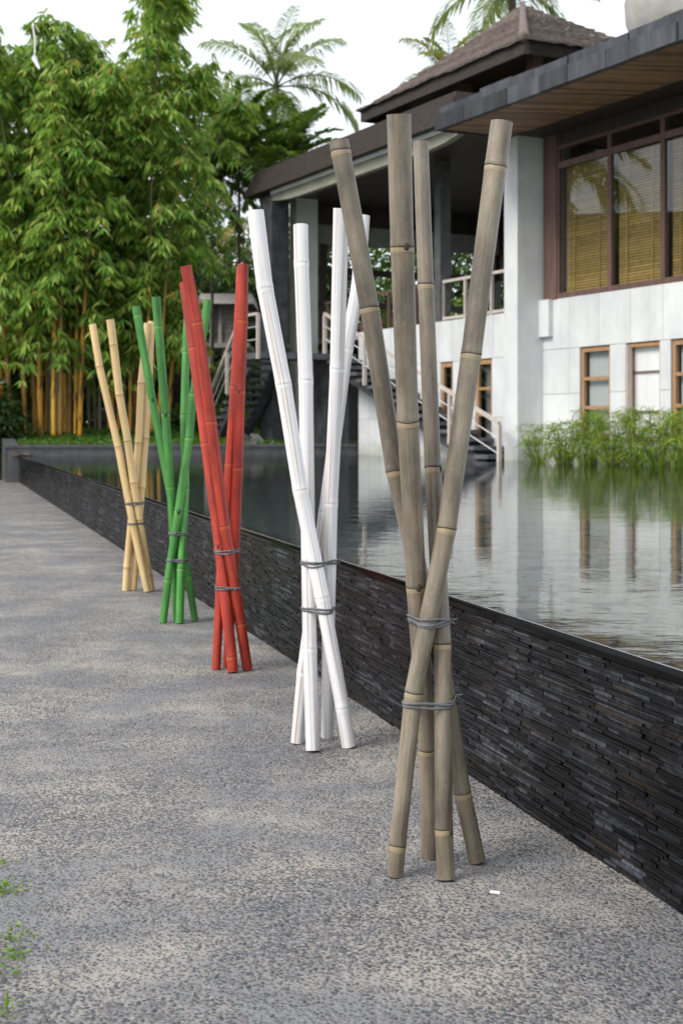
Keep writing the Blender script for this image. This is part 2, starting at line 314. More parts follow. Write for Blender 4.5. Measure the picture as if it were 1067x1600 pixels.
def culm_mat():
    m, n, l, b = mat('golden_striped_culm')
    p = position(n); i = n.new('ShaderNodeObjectInfo').outputs['Random']
    g = ramp(n, [(0.0, (0.13, 0.075, 0.025)), (0.28, (0.60, 0.28, 0.025)), (0.66, (0.78, 0.44, 0.04)), (0.76, (0.16, 0.14, 0.065)), (1.0, (0.26, 0.24, 0.14))]); l.new(i, g.inputs[0])
    s = noise(n, l, mapping(n, l, p, (9, 9, 1.6)), 1.0, 4, 0.6)
    k = ramp(n, [(0.54, (0, 0, 0)), (0.64, (1, 1, 1))]); l.new(s.outputs[0], k.inputs[0])
    c = mixc(n, l, k.outputs[0], g.outputs[0], (0.050, 0.026, 0.014))
    s2 = noise(n, l, mapping(n, l, p, (40, 40, 0.6)), 1.0, 2); k2 = ramp(n, [(0.58, (0, 0, 0)), (0.66, (1, 1, 1))]); l.new(s2.outputs[0], k2.inputs[0])
    c = mixc(n, l, math_(n, l, 'MULTIPLY', k2.outputs[0], 0.7), c, (0.06, 0.11, 0.02))
    sx = n.new('ShaderNodeSeparateXYZ'); l.new(p, sx.inputs[0])            # dark green mixed in up the culm, golden base below
    yg = n.new('ShaderNodeMapRange'); yg.inputs[1].default_value = 3.6; yg.inputs[2].default_value = 5.2; l.new(sx.outputs[2], yg.inputs[0])
    c = mixc(n, l, math_(n, l, 'MULTIPLY', yg.outputs[0], 0.9), c, (0.055, 0.075, 0.022))
    l.new(c, b.inputs['Base Color']); b.inputs['Roughness'].default_value = 0.4; return m
MATS['culm'] = culm_mat()

# ------------------------------------------------------------------ objects
ORG = {}
def props(o, label=None, cat=None, group=None, kind=None):
    if label: o['label'] = label
    if cat: o['category'] = cat
    if group: o['group'] = group
    if kind: o['kind'] = kind
    return o
def thing(name, loc, label, cat, group=None):
    o = bpy.data.objects.new(name, None); COL.objects.link(o); o.empty_display_size = 0.1
    o.location = tuple(float(v) for v in loc); ORG[o.name] = np.array(loc, float)
    return props(o, label, cat, group)
class MB:
    """collects shapes for one mesh"""
    def __init__(s): s.v = []; s.f = []; s.n = 0; s.at = {}
    def add(s, v, f):
        v = np.asarray(v, float).reshape(-1, 3)
        s.v.append(v); s.f += [tuple(int(i) + s.n for i in q) for q in f]; s.n += len(v); return s
    def corners(s, c):         # eight corners, bottom four then top four, both anticlockwise
        return s.add(c, [(3, 2, 1, 0), (4, 5, 6, 7), (0, 1, 5, 4), (1, 2, 6, 5), (2, 3, 7, 6), (3, 0, 4, 7)])
    def box(s, x0, x1, y0, y1, z0, z1):
        return s.corners([(x0, y0, z0), (x1, y0, z0), (x1, y1, z0), (x0, y1, z0), (x0, y0, z1), (x1, y0, z1), (x1, y1, z1), (x0, y1, z1)])
    def hbox(s, t0, t1, d0, d1, z0, z1):
        """box in house axes"""
        t0, t1 = min(t0, t1), max(t0, t1)
        return s.corners([hp(t1, d0, z0), hp(t0, d0, z0), hp(t0, d1, z0), hp(t1, d1, z0), hp(t1, d0, z1), hp(t0, d0, z1), hp(t0, d1, z1), hp(t1, d1, z1)])
    def beam(s, p, q, w, h, up=(0, 0, 1)):
        p = np.array(p, float); q = np.array(q, float); a = q - p; a /= np.linalg.norm(a)
        u = np.array(up, float); sd = np.cross(a, u); sd /= np.linalg.norm(sd); u = np.cross(sd, a)
        c = []
        for e in (p, q): c += [e - sd * w / 2 - u * h / 2, e + sd * w / 2 - u * h / 2, e + sd * w / 2 + u * h / 2, e - sd * w / 2 + u * h / 2]
        return s.add(c, [(0, 1, 2, 3), (7, 6, 5, 4), (0, 4, 5, 1), (1, 5, 6, 2), (2, 6, 7, 3), (3, 7, 4, 0)])
    def tube(s, pts, rad, k=8, cap=True):
        pts = np.array(pts, float); m = len(pts)
        rad = np.full(m, rad) if np.isscalar(rad) else np.array(rad, float)
        tg = np.gradient(pts, axis=0); tg /= np.linalg.norm(tg, axis=1)[:, None] + 1e-12
        ref = np.array([1.0, 0, 0]) if abs(tg[0][0]) < 0.9 else np.array([0, 1.0, 0])
        v = []; u = np.cross(tg[0], ref); u /= np.linalg.norm(u)
        th = np.arange(k) / k * 2 * np.pi
        for i in range(m):
            u = u - tg[i] * np.dot(u, tg[i]); u /= np.linalg.norm(u); w = np.cross(tg[i], u)
            v.append(pts[i] + rad[i] * (np.cos(th)[:, None] * u + np.sin(th)[:, None] * w))
        f = []
        for i in range(m - 1):
            for j in range(k):
                f.append((i * k + j, i * k + (j + 1) % k, (i + 1) * k + (j + 1) % k, (i + 1) * k + j))
        if cap: f.append(tuple(range(k - 1, -1, -1))); f.append(tuple(range((m - 1) * k, m * k)))
        return s.add(np.concatenate(v), f)
    def lathe(s, c, prof, k=16):
        th = np.arange(k) / k * 2 * np.pi; v = []
        for r, z in prof: v.append(np.stack([c[0] + r * np.cos(th), c[1] + r * np.sin(th), np.full(k, c[2] + z)], 1))
        f = []
        for i in range(len(prof) - 1):
            for j in range(k): f.append((i * k + j, i * k + (j + 1) % k, (i + 1) * k + (j + 1) % k, (i + 1) * k + j))
        return s.add(np.concatenate(v), f)
    def leaves(s, base, dirs, length, width, rng, droop=0.15, fold=0.25):
        """small pointed leaves creased along the midrib"""
        n = len(base)
        if n == 0: return s
        d = dirs / (np.linalg.norm(dirs, axis=1)[:, None] + 1e-9)
        r = rng.normal(size=(n, 3)); r[:, 2] *= 0.35
        sd = np.cross(d, np.array([0, 0, 1.0]) + r * 0.55); sd /= np.linalg.norm(sd, axis=1)[:, None] + 1e-9
        up = np.cross(sd, d); L = np.broadcast_to(length, (n,))[:, None]; W = np.broadcast_to(width, (n,))[:, None]
        dn = np.array([0, 0, 1.0]) * L * droop
        mid = base + d * L * 0.45 - dn * 0.22
        tip = base + d * L - dn
        v = np.stack([base, mid + sd * W * 0.5 + up * W * fold, mid, mid - sd * W * 0.5 + up * W * fold, tip], 1).reshape(-1, 3)
        i = np.arange(n) * 5 + s.n
        s.f += [q for k in i.tolist() for q in ((k, k + 1, k + 2), (k, k + 2, k + 3), (k + 1, k + 4, k + 2), (k + 2, k + 4, k + 3))]
        s.v.append(v); s.n += 5 * n; return s
    def mesh(s, name, org=None):
        v = np.concatenate(s.v) if s.v else np.zeros((0, 3))
        if org is not None: v = v - org
        me = bpy.data.meshes.new(name); me.from_pydata(v.tolist(), [], s.f); me.update(); return me
def put(name, mb, m, parent=None, smooth=False, **kw):
    """one mesh object; world coordinates are kept whether or not it has a parent"""
    if parent is None:
        v = np.concatenate(mb.v); o0 = np.array([v[:, 0].mean(), v[:, 1].mean(), v[:, 2].min()])
    else: o0 = ORG[parent.name]
    me = mb.mesh(name, o0); me.materials.append(MATS[m] if isinstance(m, str) else m)
    if smooth: me.polygons.foreach_set('use_smooth', [True] * len(me.polygons))
    o = bpy.data.objects.new(name, me); COL.objects.link(o)
    ORG[o.name] = o0
    if parent is None: o.location = tuple(o0)
    else: o.parent = parent
    return props(o, **kw)
def piece(name, me, parent, loc, rz=0.0, scale=(1, 1, 1), rot=None):
    """another copy of a shared mesh, placed in world coordinates under its thing"""
    o = bpy.data.objects.new(name, me); COL.objects.link(o); o.parent = parent
    o.location = tuple(np.array(loc, float) - ORG[parent.name]); o.rotation_euler = rot if rot else (0, 0, rz); o.scale = scale
    return o

# ------------------------------------------------------------------ ground, paving, pool
mb = MB(); mb.box(-400, 400, -300, 500, -0.30, -0.02)
put('garden_ground', mb, 'lawn', kind='structure')
mb = MB()
near = wl_pt(-8.0, -0.10); far = wl_pt(33.6, -0.10)
mb.add([(near[0], near[1], 0), (far[0], far[1], 0), (-9.6, 34.0, 0), (-40, 34.0, 0), (-40, -8, 0)], [(0, 1, 2, 3, 4)])
put('pavement', mb, 'aggregate', kind='structure')

UDIR = np.array([0.9623, 0.2720, 0.0])             # across the pool
PC = wl_pt(32.3)                                    # far corner of the pool
ed = WNRM * -0.008
mb = MB()
a0 = wl_pt(-7.0) + ed; a1 = PC + ed
mb.add([a0 + [0, 0, ZW], a0 + UDIR * 30 + [0, 0, ZW], a1 + UDIR * 30 + [0, 0, ZW], a1 + [0, 0, ZW]], [(0, 1, 2, 3)])
put('pool_water', mb, 'water', kind='structure')
mb = MB()
fl = 0.27
mb.add([a0 + [0, 0, fl], a0 + UDIR * 30 + [0, 0, fl], a1 + UDIR * 30 + [0, 0, fl], a1 + [0, 0, fl]], [(0, 1, 2, 3)])
bed = put('pool_floor', mb, 'pool_bed', kind='structure')
# flagstones under the water
rng = np.random.default_rng(5)
flag_mesh = []
for q in range(6):
    m6 = MB(); k = 7; th = (np.arange(k) + rng.uniform(-0.25, 0.25, k)) / k * 2 * np.pi; r = rng.uniform(0.86, 1.05, k)
    lo = np.stack([r * np.cos(th), r * np.sin(th), np.zeros(k)], 1); hi = lo * [0.95, 0.95, 0] + [0, 0, 1]
    m6.add(np.concatenate([lo, hi]), [tuple(range(k, 2 * k))] + [(i, (i + 1) % k, k + (i + 1) % k, k + i) for i in range(k)])
    me = m6.mesh('flagstone'); me.materials.append(MATS['pool_stone']); flag_mesh.append(me)
spots = []
for i in range(-6, 95):
    for j in range(0, 60):
        s = i * 0.27 + (0.135 if j % 2 else 0); u = 0.40 + j * 0.235
        p = WORG + WDIR * s + UDIR * u + np.array([*rng.normal(0, 0.014, 2), 0])
        x = CX + FPX * p[0] / max(p[1], 0.1)
        if p[1] > 3.0 and 560 < x < 1110: spots.append((p[1], p))
spots.sort(key=lambda q: q[0])
rest = MB()
for c, (Y, p) in enumerate(spots[:3000]):
    sc = (0.148 * rng.uniform(0.92, 1.05), 0.142 * rng.uniform(0.92, 1.05), rng.uniform(0.02, 0.035)); rz = rng.uniform(0, 6.28)
    if c < 300:
        piece('flagstone', flag_mesh[c % 6], bed, (p[0], p[1], fl), rz, sc)
    else:
        k = 7; th = np.arange(k) / k * 2 * np.pi + rz
        hi = np.stack([p[0] + sc[0] * np.cos(th), p[1] + sc[1] * np.sin(th), np.full(k, fl + sc[2])], 1)
        rest.add(hi, [tuple(range(k))])
put('flagstone_field', rest, 'pool_stone', bed, kind='stuff')

# pool wall: stacked ledger stones under a smooth wet lip
pw = thing('pool_wall', wl_pt(3.5), 'low wall of stacked black ledger stone holding the raised pool', 'wall')
mb = MB()
p0 = wl_pt(-7.0); p1 = PC
def wall_slab(mb, o0, o1, z0, z1):
    q = [p0 + WNRM * o1, p0 + WNRM * o0, p1 + WNRM * o0, p1 + WNRM * o1]
    mb.corners([v + [0, 0, z0] for v in q] + [v + [0, 0, z1] for v in q])
wall_slab(mb, -0.20, -0.016, 0.0, 0.56)
put('wall_core', mb, 'joint', pw)
mb = MB()      # lip: a rounded edge the water spills over
prof = [(-0.036, 0.557), (-0.036, ZW - 0.02), (-0.016, ZW - 0.006), (-0.009, ZW + 0.001), (-0.006, ZW + 0.001), (-0.002, ZW - 0.005), (0.001, ZW - 0.012), (0.002, ZW - 0.03), (0.001, 0.564), (-0.006, 0.557)]
nseg = 90; vs = []; k = len(prof); rng = np.random.default_rng(2)
for i in range(nseg + 1):
    c = p0 + (p1 - p0) * i / nseg
    for o, z in prof: vs.append(c + WNRM * o + [0, 0, z])
mb.add(vs, [(i * k + j, i * k + (j + 1) % k, (i + 1) * k + (j + 1) % k, (i + 1) * k + j) for i in range(nseg) for j in range(k)])
put('wet_lip', mb, 'cap', pw, smooth=True)
mb = MB(); mb.tube([p0 + (p1 - p0) * i / 60 + WNRM * -0.0035 + [0, 0, ZW + 0.0002 + 0.0006 * math.sin(i * 1.7)] for i in range(61)], 0.0010, 6); put('water_film_glint', mb, 'wet_film_glint', pw, smooth=True)  # thin pale strand drawing the highlight along the spill edge
rng = np.random.default_rng(11)
stone_mesh = []
for q in range(8):
    m8 = MB(); v = np.array([(x, y, z) for z in (0, 1) for (x, y) in ((0, 0), (1, 0), (1, 1), (0, 1))], float)
    v[:, 0] += rng.uniform(-0.012, 0.012, 8); v[:, 2] += rng.uniform(-0.08, 0.05, 8) ; v[[0, 1, 4, 5], 1] += rng.uniform(-0.10, 0.10, 4)
    m8.corners(v); me = m8.mesh('ledger_stone'); me.materials.append(MATS['ledger']); stone_mesh.append(me)
ang = math.atan2(-WDIR[1], -WDIR[0])               # local x runs toward the eye, local y into the wall
field = MB(); z = 0.0; rows = []
while z < 0.556:
    h = min(rng.choice([0.006, 0.007, 0.0085, 0.010, 0.012]), 0.561 - z); rows.append((z, h)); z += h + 0.0012
allst = []
for z, h in rows:
    s = -0.62 + rng.uniform(-0.1, 0)                # metres along the wall from the reference point
    while s < 29.9:
        L = float(rng.choice([0.05, 0.08, 0.11, 0.15, 0.20, 0.28], p=[.1, .2, .25, .2, .15, .1])) * rng.uniform(0.8, 1.2)
        if s > 9: L *= 1.6
        L = min(L, 29.98 - s)
        allst.append((s, L, z, h, rng.uniform(0.000, 0.005) + (0.004 if rng.random() < 0.06 else 0))); s += L + rng.uniform(0.0008, 0.003)
# the 300 that show largest: the near stones inside the picture
inview = [q for q in allst if q[0] > -0.04 and q[0] < 1.6]
inview.sort(key=lambda q: -q[1] * q[3] / (3.49 + q[0]) ** 2)
big = set(id(q) for q in inview[:300]); ib = 0
for q in allst:
    s, L, z, h, pr = q
    e = WORG + WDIR * (s + L)                        # far end of the stone; local x comes back toward the eye
    dep = 0.022
    if id(q) in big:
        o = piece('ledger_stone', stone_mesh[ib % 8], pw, e + WNRM * (pr - 0.002) + [0, 0, z], ang, (L, dep, h)); ib += 1
    else:
        f0 = e + WNRM * (pr - 0.002); f1 = e - WDIR * L + WNRM * (pr - 0.002 + rng.uniform(-0.002, 0.002)); bk = WNRM * -dep
        dz = rng.uniform(-0.0008, 0.0008, 2)
        field.corners([f0 + [0, 0, z], f1 + [0, 0, z], f1 + bk + [0, 0, z], f0 + bk + [0, 0, z],
                       f0 + [0, 0, z + h + dz[0]], f1 + [0, 0, z + h + dz[1]], f1 + bk + [0, 0, z + h], f0 + bk + [0, 0, z + h]])
put('ledger_stone_field', field, 'ledger', pw, kind='stuff')

# ------------------------------------------------------------------ garden behind the pool
GZ = 0.80
mb = MB()
c0 = PC + WNRM * 0.25
gl = []
nx, ny = 60, 24
def terr(s, r):                                      # s across, r back
    rise = 0.45 * min(1.0, max(0.0, r / 5.0)) * (1 if s < 8 else max(0, 1 - (s - 8) / 4)) 
    return 0.74 + rise
for j in range(ny + 1):
    r = 0.12 + 90 * (j / ny) ** 2.2
    for i in range(nx + 1):
        s = 0.3 + 40 * (i / nx)
        p = c0 + UDIR * s + WDIR * r; gl.append((p[0], p[1], terr(s, r) + 0.04 * math.sin(s * 2.1 + r) * (r > 0.5)))
mb.add(gl, [(j * (nx + 1) + i, j * (nx + 1) + i + 1, (j + 1) * (nx + 1) + i + 1, (j + 1) * (nx + 1) + i) for j in range(ny) for i in range(nx)])
put('garden_terrain', mb, 'soil', kind='structure', smooth=True)
pl = thing('planter_wall', c0, 'dark stone planter wall round the bamboo bed at the far end of the pool', 'wall')
mb = MB()
q0 = c0; q1 = c0 + UDIR * 12
mb.corners([q0 + [0, 0, 0], q1 + [0, 0, 0], q1 + WDIR * 0.25, q0 + WDIR * 0.25, q0 + [0, 0, 0.79], q1 + [0, 0, 0.79], q1 + WDIR * 0.25 + [0, 0, 0.79], q0 + WDIR * 0.25 + [0, 0, 0.79]])
put('front_wall', mb, 'planter', pl)
mb = MB()
cq0 = q0 - UDIR * 0.06 - WDIR * 0.04
mb.corners([cq0 + [0, 0, 0.792], q1 - WDIR * 0.04 + [0, 0, 0.792], q1 + WDIR * 0.32 + [0, 0, 0.792], cq0 + WDIR * 0.36 + [0, 0, 0.792],
            cq0 + [0, 0, 0.852], q1 - WDIR * 0.04 + [0, 0, 0.852], q1 + WDIR * 0.32 + [0, 0, 0.852], cq0 + WDIR * 0.36 + [0, 0, 0.852]])
put('coping', mb, 'planter', pl)
mb = MB()                                            # side wall climbs with the bank
e0 = q0 - UDIR * 0.04 + WDIR * 0.33; e1 = e0 + WDIR * 4.6 - UDIR * 0.05
mb.corners([e0, e0 + UDIR * 0.3, e1 + UDIR * 0.3, e1, e0 + [0, 0, 0.84], e0 + UDIR * 0.3 + [0, 0, 0.84], e1 + UDIR * 0.3 + [0, 0, 1.27], e1 + [0, 0, 1.27]])
put('side_wall', mb, 'planter', pl)

# ------------------------------------------------------------------ foliage helpers
def sph(rng, n):
    v = rng.normal(size=(n, 3)); return v / np.linalg.norm(v, axis=1)[:, None]
def leaf_blob(mb, c, rad, n, L, W, rng, droop=0.15, flat=0.0):
    """leaves through a lumpy volume, thicker toward its skin"""
    k = max(4, int(n / 60)); lobes = sph(rng, k) * rng.uniform(0.35, 0.8, (k, 1))
    w = rng.integers(0, k, n); q = lobes[w] + sph(rng, n) * (rng.uniform(0.2, 1, (n, 1)) ** 0.5) * 0.36
    p = np.array(c) + q * np.array(rad)
    d = q / (np.linalg.norm(q, axis=1)[:, None] + 1e-6) * 0.7 + rng.normal(size=(n, 3)) * 0.6 - np.array([0, 0, 0.35])
    mb.leaves(p, d, L * rng.uniform(0.6, 1.25, n), W * 1.45 * rng.uniform(0.7, 1.2, n), rng, droop)
def bush(name, base, rad, n, L, W, m, label, cat, seed, group=None, trunk_h=None, flowers=0, bark='dark_bark'):
    rng = np.random.default_rng(seed); base = np.array(base, float)
    th = rad[2] * 0.9 if trunk_h is None else trunk_h
    r = thing(name, base, label, cat, group)
    mb = MB(); c = base + [0, 0, th]
    tr = max(0.03, rad[0] * 0.05)
    mb.tube([base - [0, 0, 0.1], base + [rad[0] * 0.04, 0, th * 0.5], c + [0, 0, rad[2] * 0.2]], [tr * 1.3, tr, tr * 0.5], 8)
    for q in range(6):
        d = sph(rng, 1)[0]; d[2] = abs(d[2]) * 0.8 + 0.2
        mb.tube([base + [0, 0, th * rng.uniform(0.4, 0.9)], c + d * np.array(rad) * 0.35, c + d * np.array(rad) * 0.75], [tr * 0.6, tr * 0.35, tr * 0.12], 5)
    put('trunk', mb, bark, r)
    mb = MB(); leaf_blob(mb, c, rad, n, L, W, rng); put('crown', mb, m, r)
    if flowers:
        mb = MB(); d = sph(rng, flowers); d[:, 2] = np.abs(d[:, 2]); p = c + d * np.array(rad) * rng.uniform(0.8, 1.0, (flowers, 1))
        for q in range(5): mb.leaves(p, sph(rng, flowers), L * 0.6, W * 0.9, rng, 0)
        put('flowers', mb, 'flower', r)
    return r

# golden bamboo
def fan_leaves(mb, pts, dirs, rng, L, W, k=7):
    n = len(pts); d = dirs / (np.linalg.norm(dirs, axis=1)[:, None] + 1e-9)
    sd = np.cross(d, [0, 0, 1.0]); sd /= np.linalg.norm(sd, axis=1)[:, None] + 1e-9
    sz = rng.uniform(0.75, 1.25, (n, 1))
    for j in range(k):
        a = (j - (k - 1) / 2) / ((k - 1) / 2) * 1.25 + rng.normal(0, 0.12, (n, 1))
        v = d * np.cos(a) + sd * np.sin(a) + np.array([0, 0, -1.0]) * rng.uniform(0.35, 0.8, (n, 1))
        mb.leaves(pts + rng.normal(0, 0.02, (n, 3)), v, (L * sz * rng.uniform(0.75, 1.15, (n, 1)))[:, 0], (W * sz)[:, 0], rng, 0.22, 0.2)
def bamboo_clump(base, culms, label, seed, dens=1.0, zlow=3.2):
    rng = np.random.default_rng(seed); base = np.array(base, float)
    r = thing('golden_bamboo_clump', base, label, 'bamboo', 'bamboo clumps in the planter bed')
    leaf = MB(); twig = MB()
    for (bx, by, hx, hy, Ht, rad) in culms:
        u = np.linspace(0, 1, 26); p = np.zeros((26, 3))
        p[:, 0] = bx + hx * (0.25 * u + 0.75 * u ** 2.6); p[:, 1] = by + hy * (0.25 * u + 0.75 * u ** 2.6)
        p[:, 2] = base[2] - 0.05 + Ht * (u - 0.10 * u ** 6)
        rr = rad * (1 - 0.82 * u ** 1.5)
        mb = MB(); pts = []; rs = []
        zz = np.linspace(0, 1, 80)
        pp = np.stack([np.interp(zz, u, p[:, q]) for q in range(3)], 1); rq = np.interp(zz, u, rr)
        rq = rq * (1 + 0.16 * (np.arange(80) % 4 == 0))
        mb.tube(pp, rq, 8); put('culm', mb, 'culm', r, smooth=True)
        nb = int(30 * dens * Ht / 9)
        for q in range(nb):
            uu = rng.uniform(0, 1) ** 0.85; zmin = (zlow - base[2]) / Ht; uu = zmin + (1 - zmin) * uu
            o = np.array([np.interp(uu, u, p[:, k]) for k in range(3)])
            az = rng.uniform(0, 2 * np.pi); le = (0.55 + 1.5 * (1 - uu) * rng.uniform(0.4, 1.1)) * rng.uniform(0.6, 1.2)
            hd = np.array([math.cos(az), math.sin(az), 0]); rise = rng.uniform(0.1, 0.7)
            m = 6; w = np.linspace(0, 1, m)[:, None]
            bp = o + hd * le * w + np.array([0, 0, 1.0]) * (rise * le * w - 0.75 * le * w ** 2)
            twig.tube(bp, np.linspace(0.012, 0.004, m), 3, False)
            nf = int(rng.integers(6, 11)); fu = rng.uniform(0.25, 1.0, nf); fu[0] = 1.0
            fp = np.stack([np.interp(fu, w[:, 0], bp[:, k]) for k in range(3)], 1) + rng.normal(0, 0.10, (nf, 3))
            fd = hd + rng.normal(0, 0.75, (nf, 3)) * [1, 1, 0.2] + np.array([0, 0, -0.15])
            fan_leaves(leaf, fp, fd, rng, 0.32, 0.074, int(rng.integers(5, 8)))
        # plume at the tip
        fu = rng.uniform(0.8, 1.0, 10); fp = np.stack([np.interp(fu, u, p[:, k]) for k in range(3)], 1) + rng.normal(0, 0.16, (10, 3))
        fan_leaves(leaf, fp, rng.normal(0, 1, (10, 3)) * [1, 1, 0.2], rng, 0.32, 0.075, 5)
    put('twigs', twig, 'stalk', r, kind='stuff'); put('crown', leaf, 'bamboo_leaf', r, label='layered fans of bright green drooping bamboo leaves')
    return r
rng = np.random.default_rng(21)
def gz(x, Y): return 1.05
cl = []
for x in (58, 64, 73, 79, 84, 91, 95, 102, 109, 119, 125, 20, 40, 5):
    Y = 35.2 + rng.uniform(-0.5, 1.2); X = (x - CX) / FPX * Y
    cl.append((X, Y, (x - 88) / 30 * rng.uniform(0.5, 1.4) + rng.normal(0, 0.7), rng.normal(-0.3, 0.9), rng.uniform(9.8, 12.2), rng.uniform(0.055, 0.082)))
bamboo_clump(((90 - CX) / FPX * 35.6, 35.6, 1.05), cl, 'golden-stemmed bamboo clump at the left corner of the planter bed', 3, 1.25)
cl = []
for x in (156, 176, 186, 195, 203, 211, 218, 226, 170, 236, 230, 248, 262):
    Y = 36.4 + rng.uniform(-0.6, 1.2); X = (x - CX) / FPX * Y
    cl.append((X, Y, (x - 195) / 40 * rng.uniform(0.4, 1.2) + rng.normal(0, 0.35) + 0.45, rng.normal(-0.3, 0.9), (rng.uniform(12.6, 13.6) if x in (203, 218, 230, 211) else rng.uniform(9.6, 11.0)), rng.uniform(0.040, 0.062)))
bamboo_clump(((200 - CX) / FPX * 36.6, 36.6, 1.05), cl, 'tallest bamboo clump, behind the straw-coloured pole stand', 8, 1.25)
cl = []
for x in (-60, -35, -15, 0, 15, 140, 150, 20):
    Y = 38.2 + rng.uniform(-0.6, 1.0); X = (x - CX) / FPX * Y
    cl.append((X, Y, rng.normal(0, 0.8), rng.normal(-0.3, 0.7), rng.uniform(9.8, 12.0), rng.uniform(0.035, 0.055)))
bamboo_clump(((60 - CX) / FPX * 38.4, 38.4, 1.1), cl, 'rear bamboo clump filling in behind the golden stems, at the left edge', 14, 1.2)

# ground cover under the bamboo
mb = MB(); n = 9000; rng = np.random.default_rng(4)
s = rng.uniform(0.35, 8.0, n); rr = rng.uniform(0.34, 4.6, n)
p = c0 + UDIR * s[:, None] + WDIR * rr[:, None]; p[:, 2] = 0.74 + 0.45 * np.minimum(1, rr / 5.0) + 0.02
mb.leaves(p, rng.normal(size=(n, 3)) * [1, 1, 0.3] + [0, 0, 0.8], rng.uniform(0.08, 0.17, n), 0.05, rng, 0.2)
put('ground_cover', mb, 'grass', label='low bright green ground cover under the bamboo', cat='ground cover', kind='stuff')

# palms
def frond_mesh(name, L, e0, droop, nl, leafL, leafW, rng, m, hang=0.45, twist=0.0):
    mb = MB(); k = 22; w = np.linspace(0, 1, k); el = e0 - droop * w ** 1.3
    st = L / (k - 1); x = np.concatenate([[0], np.cumsum(np.cos(el[:-1]) * st)]); z = np.concatenate([[0], np.cumsum(np.sin(el[:-1]) * st)])
    y = twist * w ** 2 * L
    pts = np.stack([x, y, z], 1); mb.tube(pts, np.linspace(0.035, 0.008, k) * L / 3.5, 5, False)
    u = np.linspace(0.16, 1.0, nl); P = np.stack([np.interp(u, w, pts[:, q]) for q in range(3)], 1)
    E = np.interp(u, w, el)
    tg = np.stack([np.cos(E), np.zeros(nl), np.sin(E)], 1); up = np.stack([-np.sin(E), np.zeros(nl), np.cos(E)], 1)
    ll = leafL * np.sin(np.pi * np.clip(0.12 + 0.82 * u, 0, 1)) ** 0.6 * rng.uniform(0.85, 1.1, nl)
    for sgn in (-1, 1):
        sd = np.array([0, sgn, 0.0])
        d = tg * 0.55 + sd * 0.85 + up * rng.uniform(0.05, 0.45, (nl, 1)) + rng.normal(0, 0.06, (nl, 3))
        d /= np.linalg.norm(d, axis=1)[:, None]
        a = P; b = P + d * ll[:, None] * 0.5 - np.array([0, 0, 1.0]) * ll[:, None] * hang * 0.12
        c = P + d * ll[:, None] * 0.95 - np.array([0, 0, 1.0]) * ll[:, None] * hang * 0.75
        wv = np.cross(d, [0, 0, 1.0]); wv /= np.linalg.norm(wv, axis=1)[:, None] + 1e-9; wv = wv * leafW / 2
        v = np.stack([a - wv * 0.5, a + wv * 0.5, b + wv, b - wv, c], 1).reshape(-1, 3)
        mb.add(v, [q for i in range(nl) for q in ((i * 5, i * 5 + 1, i * 5 + 2, i * 5 + 3), (i * 5 + 3, i * 5 + 2, i * 5 + 4))])
    me = mb.mesh(name); me.materials.append(MATS[m]); return me
def palm(name, crown, base_z, L, nfr, m, label, seed, els=(1.35, -0.3), leafL=0.75, leafW=0.06, trunk_r=0.14, lean=(0, 0), group='palms round the house', droop=1.3, azs=None, nl=46, bark='bark', hang=0.6):
    rng = np.random.default_rng(seed); crown = np.array(crown, float)
    base = np.array([crown[0] - lean[0], crown[1] - lean[1], base_z])
    r = thing(name, base, label, 'palm tree', group)
    mb = MB(); u = np.linspace(0, 1, 18); pts = base + (crown - base) * u[:, None]; pts[:, 0] -= lean[0] * (u - u ** 2) * 0.6
    mb.tube(pts, trunk_r * (1.25 - 0.4 * u) * (1 + 0.06 * (np.arange(18) % 2)), 10); put('trunk', mb, bark, r, smooth=True)
    ms = []
    for q in range(5):
        e = els[0] + (els[1] - els[0]) * q / 4
        ms.append(frond_mesh('frond', L * (0.9 + 0.1 * min(q, 2) / 2), e, droop * (0.75 + 0.08 * q), nl, leafL, leafW, rng, m, hang, rng.uniform(-0.12, 0.12)))
    for q in range(nfr):
        az = (azs[q] if azs else q * 2.39996 + rng.uniform(-0.25, 0.25))
        o = piece('frond', ms[int(q * 5 / nfr)], r, crown + [0, 0, 0.05], rot=(rng.uniform(-0.15, 0.15), 0, az)); s = rng.uniform(0.88, 1.1); o.scale = (s, s, s)
    return r
palm('coconut_palm', at(432, 138, 64), 1.0, 4.4, 18, 'coconut_leaf', 'tall hazy coconut palm rising behind the dark feathery palm', 31, (1.45, -0.35), 1.15, 0.075, 0.17, (0.8, 0), droop=1.5, nl=56, hang=0.8)
palm('feather_palm', at(374, 262, 43), 1.2, 2.8, 26, 'areca_leaf', 'dark feathery palm between the bamboo and the roof corner', 32, (1.4, 0.1), 0.72, 0.11, 0.045, droop=1.2, nl=46, bark='dark_bark', hang=0.3)
palm('feather_palm', at(332, 275, 45), 1.2, 2.9, 26, 'areca_leaf', 'darker feathery palm beside the bamboo, lower crown', 33, (1.25, -0.3), 0.7, 0.11, 0.045, droop=1.3, nl=46, bark='dark_bark', hang=0.4)
palm('feather_palm', at(450, 262, 47), 1.2, 2.7, 26, 'areca_leaf', 'glossy green feathery palm just behind the verandah roof edge', 37, (1.35, 0.0), 0.7, 0.11, 0.045, droop=1.2, nl=46, bark='dark_bark', hang=0.3)
palm('coconut_palm', at(318, 395, 56), 1.0, 3.6, 14, 'yellow_leaf', 'yellowing coconut palm with low fronds above the wooden hut', 34, (0.9, -0.5), 1.0, 0.07, 0.15, droop=1.2, nl=52, hang=0.9)
palm('coconut_palm', at(800, -22, 52), 2.0, 3.4, 15, 'coconut_leaf', 'coconut palm behind the peak of the shingle roof', 35, (1.3, -0.4), 1.0, 0.07, 0.16, droop=1.3, nl=50, hang=0.7)
